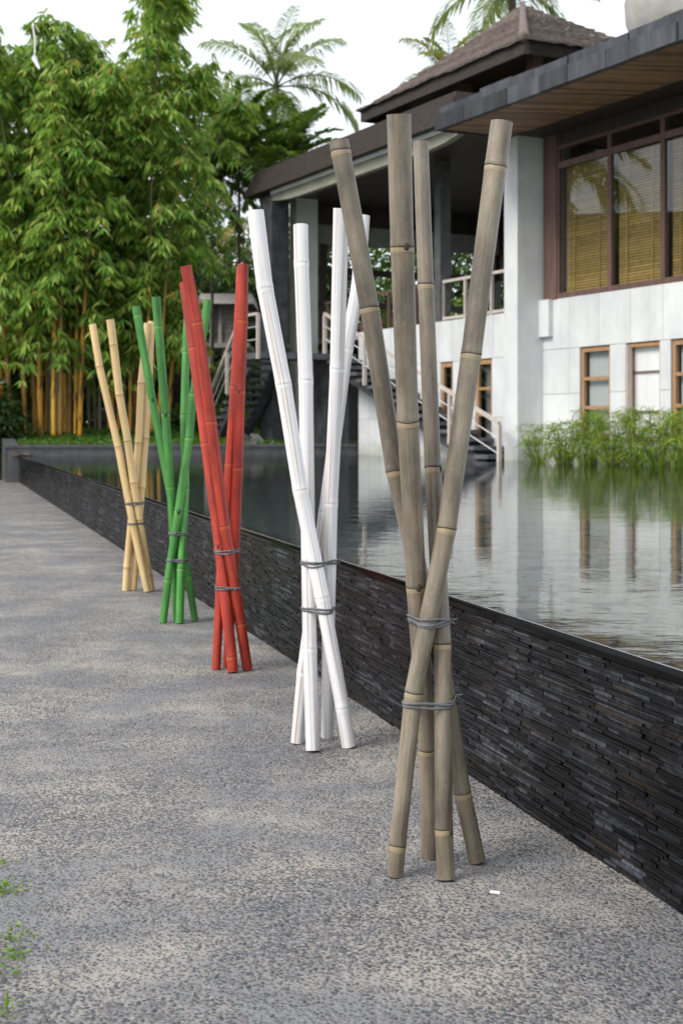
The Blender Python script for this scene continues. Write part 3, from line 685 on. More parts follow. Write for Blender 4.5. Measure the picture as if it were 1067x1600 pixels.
palm('coconut_palm', at(700, 122, 58), 2.0, 2.7, 12, 'yellow_leaf', 'small yellow-green coconut palm left of the shingle roof peak', 36, (1.4, 0.0), 0.85, 0.07, 0.15, droop=1.4, nl=46, hang=0.7)
palm('coconut_palm', np.array([-13.8, 37.0, 10.2]), 0.0, 3.8, 16, 'coconut_leaf', 'coconut palm seen only as a reflection in the upper window glass', 38, (1.3, -0.4), 1.1, 0.08, 0.17, droop=1.4, nl=44, hang=0.7)

# shrubs and trees of the garden
bush('hedge_shrub', (-8.9, 34.6, 0), (1.3, 0.9, 1.5), 5200, 0.20, 0.06, 'dark_leaf', 'dark clipped hedge left of the planter, at the left picture edge', 'shrub', 51, 'shrubs of the garden', 1.35)
bush('hedge_shrub', (-9.6, 37.5, 0), (1.9, 1.1, 2.2), 5200, 0.22, 0.07, 'dark_leaf', 'taller dark shrub behind the clipped hedge at the left edge', 'shrub', 52, 'shrubs of the garden', 2.0)
garden = [
 ('leafy_shrub', at(30, 640, 41), (2.0, 1.0, 2.4), 4200, 'mid_leaf', 'mid green shrub behind the leftmost golden stems', 1.6, 0),
 ('leafy_shrub', at(150, 640, 42), (2.1, 1.0, 2.3), 4200, 'dark_leaf', 'dark shrub behind the gap between the two golden clumps', 1.9, 0),
 ('leafy_shrub', at(245, 640, 42), (1.7, 1.0, 2.4), 3800, 'dark_leaf', 'dark shrub behind the green pole stand', 2.0, 0),
 ('leafy_shrub', at(90, 650, 46), (3.0, 1.0, 2.0), 4200, 'dark_leaf', 'wide dark shrub behind the golden stems of the left clump', 1.0, 0),
 ('leafy_shrub', at(215, 650, 46), (2.6, 1.0, 2.0), 4000, 'dark_leaf', 'wide dark shrub behind the tallest bamboo clump', 1.0, 0),
 ('leafy_shrub', at(325, 640, 43), (1.3, 0.9, 1.2), 3000, 'mid_leaf', 'bushy green shrub under the wooden hut', 1.2, 0),
 ('leafy_shrub', at(385, 620, 46), (1.2, 0.9, 1.5), 3000, 'dark_leaf', 'dark shrub behind the left stair rail', 1.5, 0),
 ('leafy_shrub', at(350, 655, 39.5), (1.0, 0.7, 0.55), 1300, 'bright_leaf', 'low lime green shrub at the foot of the left stair', 0.45, 0),
 ('leafy_shrub', at(300, 668, 38), (0.9, 0.6, 0.5), 1200, 'mid_leaf', 'low green shrub behind the red pole stand', 0.45, 0),
 ('flowering_shrub', at(512, 560, 50), (1.3, 1.0, 1.2), 2200, 'mid_leaf', 'pink flowering shrub seen through the verandah by the grey column', 3.3, 60),
 ('flowering_shrub', at(600, 560, 50), (1.4, 1.0, 1.1), 2200, 'mid_leaf', 'red flowering shrub seen through the verandah behind the grey poles', 3.2, 70),
 ('croton_shrub', at(500, 300, 48), (1.3, 0.9, 1.0), 1600, 'croton_leaf', 'orange and green croton shrub showing over the verandah roof edge', 7.3, 0),
 ('banana_like_shrub', at(735, 560, 48), (1.5, 1.0, 1.8), 1500, 'bright_leaf', 'bright green broad-leaved shrub seen through the verandah rail', 3.0, 0),
]
for i, (nm, b, rad, n, m, lab, th, fl_) in enumerate(garden):
    b = np.array(b); b[2] = 0.9
    bush(nm, b, rad, n, 0.30 if 'banana' in nm else 0.19, 0.12 if 'banana' in nm else 0.065, m, lab, 'shrub', 60 + i, 'shrubs of the garden', th, fl_)
back = [(-26, 62, 6.5, 6.5), (-17, 60, 6, 5.5), (-11.5, 56, 4.6, 5.0), (-6.2, 58, 4.2, 5.6), (-1.5, 62, 4.8, 6.4), (4.0, 60, 5.2, 6.6), (9.5, 58, 5.2, 6.6), (15, 56, 5, 6.4), (22, 52, 5, 5.4)]
where = ['far left behind the bamboo', 'behind the left bamboo clump', 'behind the tallest bamboo clump', 'behind the wooden hut', 'behind the stair landing', 'seen through the verandah behind the grey poles', 'behind the shingle roof', 'behind the long stone-edged roof', 'behind the right end of the house']
for i, (x, y, r, h) in enumerate(back):
    bush('garden_tree', (x, y, 0.8), (r * 0.8, r * 0.6, h * 0.8), 5200, 0.42, 0.16, 'mid_leaf' if i % 2 else 'dark_leaf', 'broad green garden tree ' + where[i], 'tree', 90 + i, 'trees at the back of the garden', h * 0.85)
pv = thing('garden_pavilion', (-18, 36.5, 0), 'dark hip-roofed pavilion seen only as a reflection in the upper windows', 'building')
ax = np.array([0.43, 0.90, 0.0]); bx_ = np.array([-0.90, 0.43, 0.0]); pc_ = np.array([-18.0, 36.5, 0.0])
def pq(a, b, z): return pc_ + ax * a + bx_ * b + np.array([0, 0, z])
mb = MB(); mb.corners([pq(-6, 3.5, 0), pq(-6, -3.5, 0), pq(6, -3.5, 0), pq(6, 3.5, 0), pq(-6, 3.5, 5.0), pq(-6, -3.5, 5.0), pq(6, -3.5, 5.0), pq(6, 3.5, 5.0)]); put('wall', mb, 'dark_wood', pv)
mb = MB(); mb.corners([pq(-7, 4.5, 5.002), pq(-7, -4.5, 5.002), pq(7, -4.5, 5.002), pq(7, 4.5, 5.002), pq(-2.2, 0.1, 8.9), pq(-2.2, -0.1, 8.9), pq(2.2, -0.1, 8.9), pq(2.2, 0.1, 8.9)]); put('roof', mb, 'eave', pv)
for a_ in (-4, 0, 4):
    mb = MB(); mb.corners([pq(a_ - 0.7, -3.51, 1.0), pq(a_ - 0.7, -3.56, 1.0), pq(a_ + 0.7, -3.56, 1.0), pq(a_ + 0.7, -3.51, 1.0), pq(a_ - 0.7, -3.51, 3.4), pq(a_ - 0.7, -3.56, 3.4), pq(a_ + 0.7, -3.56, 3.4), pq(a_ + 0.7, -3.51, 3.4)]); put('window', mb, 'frame_wood', pv)
for i, (x, Y, z, r, h) in enumerate(((300, 50, 0.9, 2.6, 3.4), (392, 51, 0.9, 2.4, 3.6), (345, 54, 0.9, 2.6, 3.0))):
    b_ = at(x, 640, Y); b_[2] = z
    bush('garden_tree', b_, (r * 0.8, r * 0.6, h * 0.85), 4200, 0.30, 0.10, 'dark_leaf', ('dark tree behind the hut, on its left', 'dark tree behind the hut, on its right', 'dark tree directly behind the hut')[i], 'tree', 130 + i, 'trees at the back of the garden', h * 1.15)
# leaning trunk behind the green poles
mb = MB(); mb.tube([at(285, 668, 40), at(280, 600, 40), at(262, 500, 40.3), at(255, 420, 40.5)], [0.24, 0.2, 0.17, 0.12], 12)
lt = thing('leaning_tree', at(285, 668, 40), 'thick dark trunk leaning behind the green pole stand', 'tree')
put('trunk', mb, 'dark_bark', lt, smooth=True)
mb = MB(); leaf_blob(mb, at(250, 390, 40.5), (1.8, 1.2, 1.3), 2600, 0.24, 0.08, np.random.default_rng(6)); put('crown', mb, 'dark_leaf', lt)

# ------------------------------------------------------------------ the house
hs = thing('pool_house', hp(0, 0, 0.2), 'two-storey house clad in pale limestone with long stone-edged roof, standing in the pool', 'building')
DW = 0.588
mb = MB(); mb.hbox(0, 0.464, 0.0, DW + 0.2, 0.2, 6.868); put('column', mb, 'lime', hs, label='tall square pale stone column at the house corner')
mb = MB(); mb.hbox(bt(1000, DW) - 9, 0.0, DW + 0.035, DW + 0.2, 0.2, 3.68)
mb2 = MB()
# window openings of the lower wall: (x0, x1, y top)
low = [(bt(905, DW), bt(952, DW), bz(905, 543, DW)), (bt(977, DW), bt(1030, DW), bz(977, 538, DW)), (bt(1047, DW), bt(1098, DW), bz(1047, 531, DW)), (bt(1122, DW), bt(1172, DW), bz(1047, 531, DW))]
ZT = 2.74; ZS = 3.705; ZB = 1.02
def hpanel(parent, t0, t1, d0, z0, z1, m='lime', nm='cladding_panel', th=0.03, gap=0.004):
    q = MB(); q.hbox(min(t0, t1) + gap, max(t0, t1) - gap, d0, d0 + th, z0 + gap, z1 - gap); return put(nm, q, m, parent)
edges = [0.0] + [bt(x, DW) for x in (889, 935, 984, 1035, 1082, 1130, 1180, 1235)]
for a, b in zip(edges[:-1], edges[1:]): hpanel(hs, a, b, DW, ZT, ZS)
piers = [0.0, bt(889, DW), low[0][0], low[0][1], low[1][0], low[1][1], low[2][0], low[2][1], low[3][0], low[3][1], bt(1235, DW)]
for i in (0, 1, 3, 5, 7, 9):
    for z0, z1 in ((0.25, 1.0), (1.0, 1.88), (1.88, ZT)): hpanel(hs, piers[i], piers[i + 1], DW, z0, z1)
for a, b, zt in low: hpanel(hs, a, b, DW, 0.25, ZB - 0.02)
# core wall behind the cladding with the openings left free
core = MB()
for i in (0, 1, 3, 5, 7, 9): core.hbox(piers[i], piers[i + 1], DW + 0.031, DW + 0.22, 0.2, ZT)
core.hbox(0, bt(1235, DW), DW + 0.031, DW + 0.22, ZT, ZS - 0.01)
for a, b, zt in low: core.hbox(a, b, DW + 0.031, DW + 0.22, 0.2, ZB - 0.03)
put('wall_core', core, 'cement', hs)
mb = MB(); mb.hbox(-0.34, -0.002, DW - 0.10, DW - 0.002, bz(850, 527, DW), ZS - 0.003); put('beam_end', mb, 'lime', hs)
def lattice(parent, t0, t1, z0, z1, d, rows, open_leaf=False, m='tan_wood'):
    fr = MB(); w = 0.075
    lo, hi = min(t0, t1) + 0.004, max(t0, t1) - 0.004
    fr.hbox(lo, lo + w, d, d + 0.07, z0, z1); fr.hbox(hi - w, hi, d, d + 0.07, z0, z1)
    fr.hbox(lo + w, hi - w, d, d + 0.07, z1 - 0.09, z1); fr.hbox(lo + w, hi - w, d, d + 0.07, z0, z0 + 0.09)
    win = put('window', fr, m, parent)
    zr = np.linspace(z0 + 0.05, z1 - 0.05, rows + 1)
    for k in range(rows):
        if k: q = MB(); q.hbox(lo + w, hi - w, d + 0.008, d + 0.06, zr[k] - 0.03, zr[k] + 0.03); put('glazing_bar', q, m, win)
        q = MB(); q.hbox(lo + w, hi - w, d + 0.03, d + 0.036, zr[k] + 0.032, zr[k + 1] - 0.032); put('pane', q, 'glass', win)
    return win
for i, (a, b, zt) in enumerate(low):
    zt = min(zt, ZT - 0.004)
    if i == 1:      # casement folded open
        fr = MB(); lo, hi = min(a, b) + 0.004, max(a, b) - 0.004; w = 0.07
        fr.hbox(lo, lo + w * 0.6, DW + 0.03, DW + 0.12, ZB, zt); fr.hbox(hi - w, hi, DW + 0.03, DW + 0.12, ZB, zt)
        fr.hbox(lo + w * 0.6, hi - w, DW + 0.03, DW + 0.12, zt - 0.06, zt); fr.hbox(lo + w * 0.6, hi - w, DW + 0.03, DW + 0.12, ZB, ZB + 0.06)
        win = put('window', fr, 'tan_wood', hs, label='window with its casement folded open')
        q = MB()
        q.hbox(hi - 0.135, hi - 0.10, DW - 0.07, DW + 0.028, ZB + 0.02, zt - 0.03)
        put('casement', q, 'pale_wood', win)
        q = MB()
        for zz in np.linspace(ZB + 0.5, zt - 0.5, 2): q.hbox(lo + w * 0.6, hi - w, DW + 0.10, DW + 0.12, zz - 0.012, zz + 0.012)
        put('glazing_bar', q, 'frame_wood', win)
        q = MB(); q.hbox(lo + w * 0.6, hi - w, DW + 0.14, DW + 0.15, ZB, zt); put('curtain', q, 'curtain', win)
    else:
        win = lattice(hs, a, b, ZB, zt, DW + 0.04, 3)
        q = MB(); q.hbox(min(a, b) + 0.08, max(a, b) - 0.08, DW + 0.17, DW + 0.18, ZB, zt); put('curtain', q, 'curtain', win)
# upper window wall
ZH = 6.62; ZTR = bz(875, 258, DW)
tj = bt(870, DW)
post = MB(); post.hbox(bt(850, DW), tj, DW - 0.02, DW + 0.16, ZS, 6.868); put('corner_post', post, 'frame_wood', hs)
mull = [tj, bt(951, DW), bt(1034, DW), bt(1118, DW), bt(1205, DW)]
for i in range(4):
    hi, lo = mull[i], mull[i + 1]; w = 0.055
    fr = MB(); d0, d1 = DW + 0.0, DW + 0.09
    fr.hbox(hi - w, hi, d0, d1, ZS, ZH); fr.hbox(lo + 0.001, lo + w, d0, d1, ZS, ZH)
    fr.hbox(lo + w, hi - w, d0 - 0.004, d1, ZS, ZS + 0.10); fr.hbox(lo + w, hi - w, d0, d1, ZH - 0.06, ZH); fr.hbox(lo + w, hi - w, d0 - 0.004, d1, ZTR - 0.06, ZTR + 0.06)
    win = put('window', fr, 'frame_wood', hs)
    q = MB(); q.hbox(lo + w, hi - w, d0 + 0.03, d0 + 0.036, ZS + 0.10, ZTR - 0.06); put('pane', q, 'glass', win)
    q = MB(); q.hbox(lo + w, hi - w, d0 + 0.03, d0 + 0.036, ZTR + 0.06, ZH - 0.06); put('transom_pane', q, 'glass', win)
    q = MB(); zz = ZS + 0.12
    while zz < ZTR - 0.08:
        p = [hp(hi - w - 0.02, DW + 0.16, zz), hp(lo + w + 0.02, DW + 0.16, zz), hp(lo + w + 0.02, DW + 0.182, zz + 0.040), hp(hi - w - 0.02, DW + 0.182, zz + 0.040)]
        q.corners(p + [v + np.array([0, 0, 0.006]) for v in p]); zz += 0.052
    put('blind', q, 'slat', win, label='bamboo slat blind')
    q = MB()
    for u in (0.22, 0.70): 
        tt = hi + (lo - hi) * u; q.hbox(tt - 0.012, tt + 0.012, DW + 0.145, DW + 0.155, ZS + 0.1, ZTR - 0.06)
    put('blind_cord', q, 'slat', win)
mb = MB(); mb.hbox(mull[-1], bt(850, DW), DW, DW + 0.16, ZH + 0.003, 6.866); put('window_header', mb, 'dark_wood', hs)
mb = MB()     # room behind the glass
mb.hbox(-8.5, 0.0, DW + 1.6, DW + 1.7, 0.6, 6.86); mb.hbox(-8.5, 0.0, DW + 0.22, DW + 1.6, ZS - 0.2, ZS - 0.1); mb.hbox(0.0, 0.1, DW + 0.22, DW + 1.7, 0.6, 6.86)
put('room_wall', mb, 'dark_wood', hs)
# long roof: slab, stone fascia in two courses, boarded soffit
T0, T1 = -10.5, bt(683, -1.6); DF = -1.6; ZF = 6.87
mb = MB(); mb.hbox(T0, T1 - 0.07, DF + 0.07, 7.5, ZF + 0.04, ZF + 0.42); put('roof_slab', mb, 'cement', hs)
rng = np.random.default_rng(77)
for row, (z0, z1) in enumerate(((ZF - 0.02, ZF + 0.27), (ZF + 0.27, ZF + 0.47))):
    t = T1
    while t > T0:
        L = rng.uniform(0.55, 1.15); t2 = max(T0, t - L); pr = rng.uniform(0, 0.03) + (0.05 if row == 0 else -0.055)
        q = MB(); q.hbox(t2 + 0.003, t - 0.003, DF - pr, DF + 0.065, z0 + 0.003, z1 - 0.003 + (rng.uniform(-0.035, 0.035) if row else 0)); put('fascia_stone', q, 'fascia', hs); t = t2
d = DF
while d < 7.0:
    q = MB(); q.hbox(T1 - 0.066, T1 + 0.012, d + 0.075, d + 0.95, ZF - 0.018, ZF + 0.44); put('fascia_stone', q, 'fascia', hs); d += 0.95
t = T1 - 0.075
while t > -7.6:
    w = rng.uniform(0.13, 0.16); q = MB(); sk = 0.55
    c = [hp(t, DF + 0.07, ZF), hp(t - w + 0.006, DF + 0.07, ZF), hp(t - w + 0.006 - sk, -0.02, ZF), hp(t - sk, -0.02, ZF)]
    q.corners([v + [0, 0, rng.uniform(0, 0.004)] for v in c] + [v + np.array([0, 0, 0.036]) for v in c]); put('soffit_board', q, 'soffit', hs); t -= w
mb = MB(); c = [hp(T1 - 0.075, DF + 0.07, ZF + 0.012), hp(T1 - 0.08, DF + 0.07, ZF + 0.012), hp(T1 - 0.63, -0.02, ZF + 0.012), hp(T1 - 0.075, -0.02, ZF + 0.012)]
mb.corners(c + [v + np.array([0, 0, 0.02]) for v in c]); put('soffit_end', mb, 'soffit', hs)
mb = MB(); mb.hbox(T0, T1 - 0.08, 0.0, 7.4, ZF - 0.001, ZF + 0.036); put('inner_soffit', mb, 'dark_wood', hs)
# verandah: floor, side wall in the pool, roof
DV = 0.45; tw = bt(560, DV); ZV = 3.55
edges = np.linspace(0.468, tw, 14)
wins = [(bt(707, DV), bt(688, DV)), (bt(768, DV), bt(742, DV))]
for a, b in zip(edges[:-1], edges[1:]):
    hpanel(hs, a, b, DV, 2.66, ZV)
lowedge = [0.468, wins[1][0], wins[1][1], wins[0][0], wins[0][1]] + list(np.linspace(wins[0][1], tw, 8))[1:]
for i, (a, b) in enumerate(zip(lowedge[:-1], lowedge[1:])):
    if i in (1, 3):
        hpanel(hs, a, b, DV, 0.25, 0.9); lattice(hs, a, b, 0.92, 2.64, DV + 0.03, 3, m='tan_wood')
        q = MB(); q.hbox(a, b, DV + 0.25, DV + 0.26, 0.9, 2.66); put('curtain', q, 'cement', hs)
    else:
        for z0, z1 in ((0.25, 1.45), (1.45, 2.66)): hpanel(hs, a, b, DV, z0, z1)
mb = MB()
for i, (a, b) in enumerate(zip(lowedge[:-1], lowedge[1:])):
    if i not in (1, 3): mb.hbox(a, b, DV + 0.031, DV + 0.15, 0.2, 2.66)
mb.hbox(0.468, tw, DV + 0.031, DV + 0.15, 2.66, ZV - 0.01); mb.hbox(tw - 0.15, tw, DV + 0.15, 6.0, 0.2, 3.4)
put('side_wall_core', mb, 'lime', hs)
mb = MB(); mb.hbox(0.47, 12.4, DV + 0.155, 6.6, 3.40, ZV - 0.03); put('verandah_floor', mb, 'cement', hs)
RT0, RT1, RD = 0.55, bt(381, -1.3), -1.3
# verandah roof: thick shingled edge stepping back in courses
for k in range(6):
    z0 = 7.10 + k * 0.105; q = MB(); q.hbox(RT0, RT1 - 0.015 * k, RD + 0.05 * k, 7.8, z0 + (0.002 if k else 0), z0 + 0.105); put('shingle_course', q, 'eave', hs)
mb = MB(); mb.hbox(RT0, RT1 + 0.1, RD + 0.5, 7.6, 7.06, 7.098); put('verandah_ceiling', mb, 'dark_wood', hs)
mb = MB()       # pale tapering gutter beam
g0 = bt(722, -1.05); g1 = bt(414, -1.05)
seg = 14; vs = []
for k in range(seg + 1):
    t = g0 + (g1 - g0) * k / seg; hgt = 0.32 * (1 - 0.75 * max(0, (k - seg + 3) / 3) ** 2) * (1 - 0.6 * max(0, (2 - k) / 2) ** 2)
    vs += [hp(t, -1.05, 7.0 - hgt * 0.72), hp(t, -0.90, 7.0 - hgt * 0.72), hp(t, -0.90, 7.0), hp(t, -1.05, 7.0)]
mb.add(vs, [(i * 4 + j, i * 4 + (j + 1) % 4, i * 4 + 4 + (j + 1) % 4, i * 4 + 4 + j) for i in range(seg) for j in range(4)] + [(0, 1, 2, 3), (seg * 4 + 3, seg * 4 + 2, seg * 4 + 1, seg * 4)])
put('gutter_beam', mb, 'gutter_side', hs)
mb = MB(); mb.hbox(g0 + 0.1, g1 - 0.5, -1.12, -0.88, 7.003, 7.096); put('gutter', mb, 'gutter', hs)
mb = MB(); mb.hbox(9.3, 10.0, -1.05, -0.62, 0.2, 7.05); put('dark_pillar', mb, 'black_stone', hs, label='dark rough stone pillar under the roof corner')
mb = MB(); mb.hbox(9.6, 10.0, -0.25, 0.35, 0.2, 7.05); put('column', mb, 'plaster', hs)
mb = MB(); tp = bt(683, DV); mb.hbox(tp - 0.13, tp + 0.13, DV, DV + 0.26, ZV, 7.05); put('verandah_post', mb, 'planter', hs)
# far end frame
mb = MB(); mb.hbox(10.42, 10.58, 0.4, 6.4, 6.05, 6.55); put('end_lintel', mb, 'cement', hs)
mb = MB(); mb.hbox(10.42, 10.58, 0.4, 6.4, 6.555, 7.05); put('end_gable', mb, 'dark_wood', hs)
for z in (5.28, 4.42): q = MB(); q.hbox(10.45, 10.55, 0.4, 6.4, z, z + 0.16); put('end_rail', q, 'dark_wood', hs)
for dd in (0.9, 3.3, 6.3): q = MB(); q.hbox(10.42, 10.58, dd - 0.1, dd + 0.1, ZV, 6.05); put('end_post', q, 'dark_wood', hs)
mb = MB(); mb.hbox(0.5, 10.4, 6.3, 6.4, 5.35, 7.05); put('rear_panel', mb, 'dark_wood', hs)
for t in (1.0, 4.6, 8.2): q = MB(); q.hbox(t, t + 0.2, 6.25, 6.45, ZV, 5.35); put('rear_post', q, 'dark_wood', hs)
q = MB(); q.hbox(0.5, 10.4, 6.3, 6.38, 4.30, 4.40); put('rear_rail', q, 'dark_wood', hs)
# hipped shingle roof, rising in courses
E0, E1, D0, D1, ZE, ZA = 2.76, 10.6, 2.0, 7.2, 9.66, 11.75
tm, dm = (E0 + E1) / 2, (D0 + D1) / 2; nC = 18
mb = MB(); mb.hbox(E0 + 0.5, E1 - 0.5, D0 + 0.5, D1 - 0.5, ZE - 0.05, ZE + 0.12); put('hip_soffit', mb, 'dark_wood', hs)
for (ta, tb, da, db) in ((E0, E1, D0, D0 + 0.12), (E0, E1, D1 - 0.12, D1), (E0, E0 + 0.12, D0 + 0.12, D1 - 0.12), (E1 - 0.12, E1, D0 + 0.12, D1 - 0.12)):
    q = MB(); q.hbox(ta + 0.06, tb - 0.06, da + 0.06, db + 0.06, ZE - 0.30, ZE + 0.02); put('hip_fascia', q, 'eave', hs)
rng = np.random.default_rng(9)
for k in range(nC):
    u0, u1 = k / nC, (k + 1) / nC
    curve = lambda u: u ** 1.12
    z0 = ZE + (ZA - ZE) * curve(u0); z1 = ZE + (ZA - ZE) * curve(u1) + 0.05
    q = MB(); A = []; B_ = []; S_ = 26
    def ringpts(u, z, jit):
        a, b, c, dd = E0 + (tm - E0) * u, E1 + (tm - E1) * u, D0 + (dm - D0) * u, D1 + (dm - D1) * u
        out = []
        for (p, r) in (((a, c), (b, c)), ((b, c), (b, dd)), ((b, dd), (a, dd)), ((a, dd), (a, c))):
            for s in range(S_): out.append(hp(p[0] + (r[0] - p[0]) * s / S_, p[1] + (r[1] - p[1]) * s / S_, z + (rng.normal(0, jit))))
        return out
    lo = ringpts(u0 - 0.012, z0 - 0.015, 0.012); hi = ringpts(min(u1, 0.995), z1 - 0.05, 0.004); md = ringpts(u0 - 0.012, z0 + 0.045, 0.012)
    M_ = 4 * S_
    q.add(lo + md + hi, [(i, (i + 1) % M_, M_ + (i + 1) % M_, M_ + i) for i in range(M_)] + [(M_ + i, M_ + (i + 1) % M_, 2 * M_ + (i + 1) % M_, 2 * M_ + i) for i in range(M_)])
    put('hip_shingle_course', q, 'shingle', hs)
mb = MB(); mb.tube([hp(E0, D0, ZE + 0.02), hp(E0 + 0.25, D0 + 0.17, ZE + 0.16), hp((E0 + tm) / 2, (D0 + dm) / 2, (ZE + ZA) / 2 + 0.03), hp(tm, dm, ZA + 0.05)], [0.10, 0.12, 0.09, 0.07], 8); put('hip_ridge', mb, 'shingle', hs, smooth=True)
for (a, b) in ((E0 + 0.9, D0 + 0.9), (tm, D0 + 0.9), (E1 - 0.9, D0 + 0.9), (E0 + 0.9, D1 - 0.9)):
    q = MB(); q.hbox(a - 0.14, a + 0.14, b - 0.14, b + 0.14, 7.5, ZE - 0.04); put('roof_post', q, 'frame_wood', hs)
mb = MB(); mb.hbox(E0 + 1.2, E1 - 1.2, D0 + 1.6, D1 - 1.6, 7.5, ZE - 0.05); put('roof_core', mb, 'dark_wood', hs)
mb = MB(); mb.hbox(4.0, 13.5, 2.2, 2.5, 0.2, 3.38); put('dark_void_backing', mb, 'black_stone', hs)  # dark sheet standing in for the shade of the void under the landing
# verandah rail, on its wall
rl = thing('verandah_railing', hp(2, DV + 0.08, ZV), 'silvered timber railing of the verandah left of the pale column', 'railing')
for (t0, t1) in ((0.5, tp - 0.14),):
    q = MB(); q.beam(hp(t0, DV + 0.08, ZV + 0.86), hp(t1, DV + 0.08, ZV + 0.86), 0.07, 0.06); put('top_rail', q, 'pale_wood', rl)
    q = MB(); q.beam(hp(t0, DV + 0.08, ZV + 0.06), hp(t1, DV + 0.08, ZV + 0.06), 0.06, 0.06); put('bottom_rail', q, 'pale_wood', rl)
    for x in (692, 727, 768):
        t = bt(x, DV + 0.08); q = MB(); q.hbox(t - 0.03, t + 0.03, DV + 0.05, DV + 0.11, ZV - 0.02, ZV + 0.83); put('post', q, 'pale_wood', rl)
rl = thing('verandah_railing', hp(9, DV + 0.08, ZV), 'brown timber railing of the verandah behind the stair landing', 'railing')
q = MB(); q.beam(hp(tp + 0.2, DV + 0.08, ZV + 0.86), hp(9.5, DV + 0.08, ZV + 0.86), 0.07, 0.06); put('top_rail', q, 'frame_wood', rl)
for t in np.linspace(tp + 0.4, 9.4, 9): q = MB(); q.hbox(t - 0.03, t + 0.03, DV + 0.05, DV + 0.11, ZV - 0.02, ZV + 0.83); put('post', q, 'frame_wood', rl)

# roof bowl
bc = hp(-4.75, 0.35, 7.292)
mb = MB(); prof = [(0.55, 0.0), (0.72, 0.02), (0.88, 0.12), (1.06, 0.34), (1.16, 0.62), (1.18, 0.92), (1.14, 1.16), (1.08, 1.24), (1.02, 1.22), (1.0, 1.0), (0.6, 0.4), (0.01, 0.3)]
mb.lathe(bc, prof, 40); put('roof_bowl', mb, 'bowl', smooth=True, label='huge pale concrete bowl standing on the stone-edged roof', cat='bowl')

# ------------------------------------------------------------------ stairs in front of the verandah
st = thing('stone_staircase', hp(7.5, -1, 0.3), 'dark slate stair with two flights from a landing and silvered timber rails', 'staircase')
ZL = 3.02
mb = MB(); mb.hbox(7.6, 8.6, -2.1, 0.42, ZL - 0.14, ZL); put('landing', mb, 'tread', st)
tb, nb = 0.5, 14
for k in range(nb):
    t = 7.6 + (tb - 7.6) * (k + 0.5) / nb; z = ZL - (ZL - 0.62) * (k + 1) / (nb + 0.5); w = (7.6 - tb) / nb
    q = MB(); q.hbox(t - w * 0.52, t + w * 0.52, -0.36, 0.42, z - 0.075, z); put('tread', q, 'tread', st)
for dd in (-0.2, 0.28):
    q = MB(); q.beam(hp(7.6, dd, ZL - 0.26), hp(tb, dd, 0.40), 0.12, 0.26); put('stringer', q, 'black_stone', st)
nl_ = 11
for k in range(nl_):
    t = 8.6 + 2.4 * (k + 0.5) / nl_; z = ZL - (ZL - 0.9) * (k + 1) / (nl_ + 0.5); w = 2.4 / nl_
    q = MB(); q.hbox(t - w * 0.6, t + w * 0.6, -2.1, -1.1, z - 0.07, z); put('tread', q, 'tread', st)
for dd in (-1.95, -1.2):
    q = MB(); q.beam(hp(8.6, dd, ZL - 0.28), hp(11.05, dd, 0.66), 0.12, 0.28); put('stringer', q, 'black_stone', st)
def rail(pa, pb, posts, hgt=0.9, cables=2):
    pa = np.array(pa); pb = np.array(pb)
    q = MB(); q.beam(pa + [0, 0, hgt], pb + [0, 0, hgt], 0.075, 0.06); put('handrail', q, 'pale_wood', st)
    for u in posts:
        p = pa + (pb - pa) * u; q = MB(); q.beam(p + [0, 0, -0.16], p + [0, 0, hgt - 0.03], 0.075, 0.075, tuple(HA)); put('post', q, 'pale_wood', st)
    for c in range(cables):
        q = MB(); zz = hgt * (c + 1) / (cables + 1); q.tube([pa + [0, 0, zz], pb + [0, 0, zz]], 0.012, 5); put('cable', q, 'steel', st)
rail(hp(7.65, -0.40, ZL + 0.06), hp(0.02, -0.40, 0.42), (0.0, 0.27, 0.52, 0.76, 1.0))
rail(hp(7.65, -2.13, ZL), hp(8.6, -2.13, ZL), (0.0, 1.0))
rail(hp(8.62, -2.13, ZL + 0.06), hp(11.0, -2.13, 0.98), (0.4, 1.0))
mb = MB(); mb.hbox(7.75, 8.5, -0.3, 0.3, 0.2, ZL - 0.145); put('pier', mb, 'black_stone', st)

# ------------------------------------------------------------------ hut, boulders
hb = at(355, 640, 47); hb[2] = 0.9
hu = thing('wooden_hut', hb, 'small weathered timber hut on stilts among the trees above the pool end', 'hut')
zb = at(350, 538, 47)[2]; zt = at(350, 478, 47)[2]; x0 = at(316, 500, 47)[0]; x1 = at(392, 500, 47)[0]
k = 8; 
for i in range(k):
    q = MB(); z0 = zb + (zt - zb) * i / k; q.box(x0 + 0.3, x1 - 0.25, 46.4 + 0.012 * (i % 2), 46.46, z0 + 0.006, z0 + (zt - zb) / k - 0.006); put('board', q, 'hut_board', hu)
q = MB(); q.box(x0 + 0.31, x1 - 0.26, 46.47, 48.6, zb, zt); put('walls', q, 'dark_wood', hu)
q = MB(); q.box(x0, x1, 46.1, 48.8, zb - 0.16, zb - 0.01); put('deck', q, 'hut_board', hu)
for xx in (x0 + 0.1, (x0 + x1) / 2, x1 - 0.1):
    for yy in (46.25, 48.6): q = MB(); q.box(xx - 0.06, xx + 0.06, yy - 0.06, yy + 0.06, 0.85, zb - 0.165); put('stilt', q, 'hut_board', hu)
for xx in (x0 + 0.38, x0 + 0.65): q = MB(); q.box(xx - 0.05, xx + 0.05, 46.3, 46.39, zb, zt); put('post', q, 'hut_board', hu)
q = MB(); rx0, rx1 = x0 - 0.1, x1 + 0.15; rp = [(rx0, 45.9, zt - 0.02), (rx1, 45.9, zt - 0.02), (rx1, 49.1, zt - 0.02), (rx0, 49.1, zt - 0.02)]
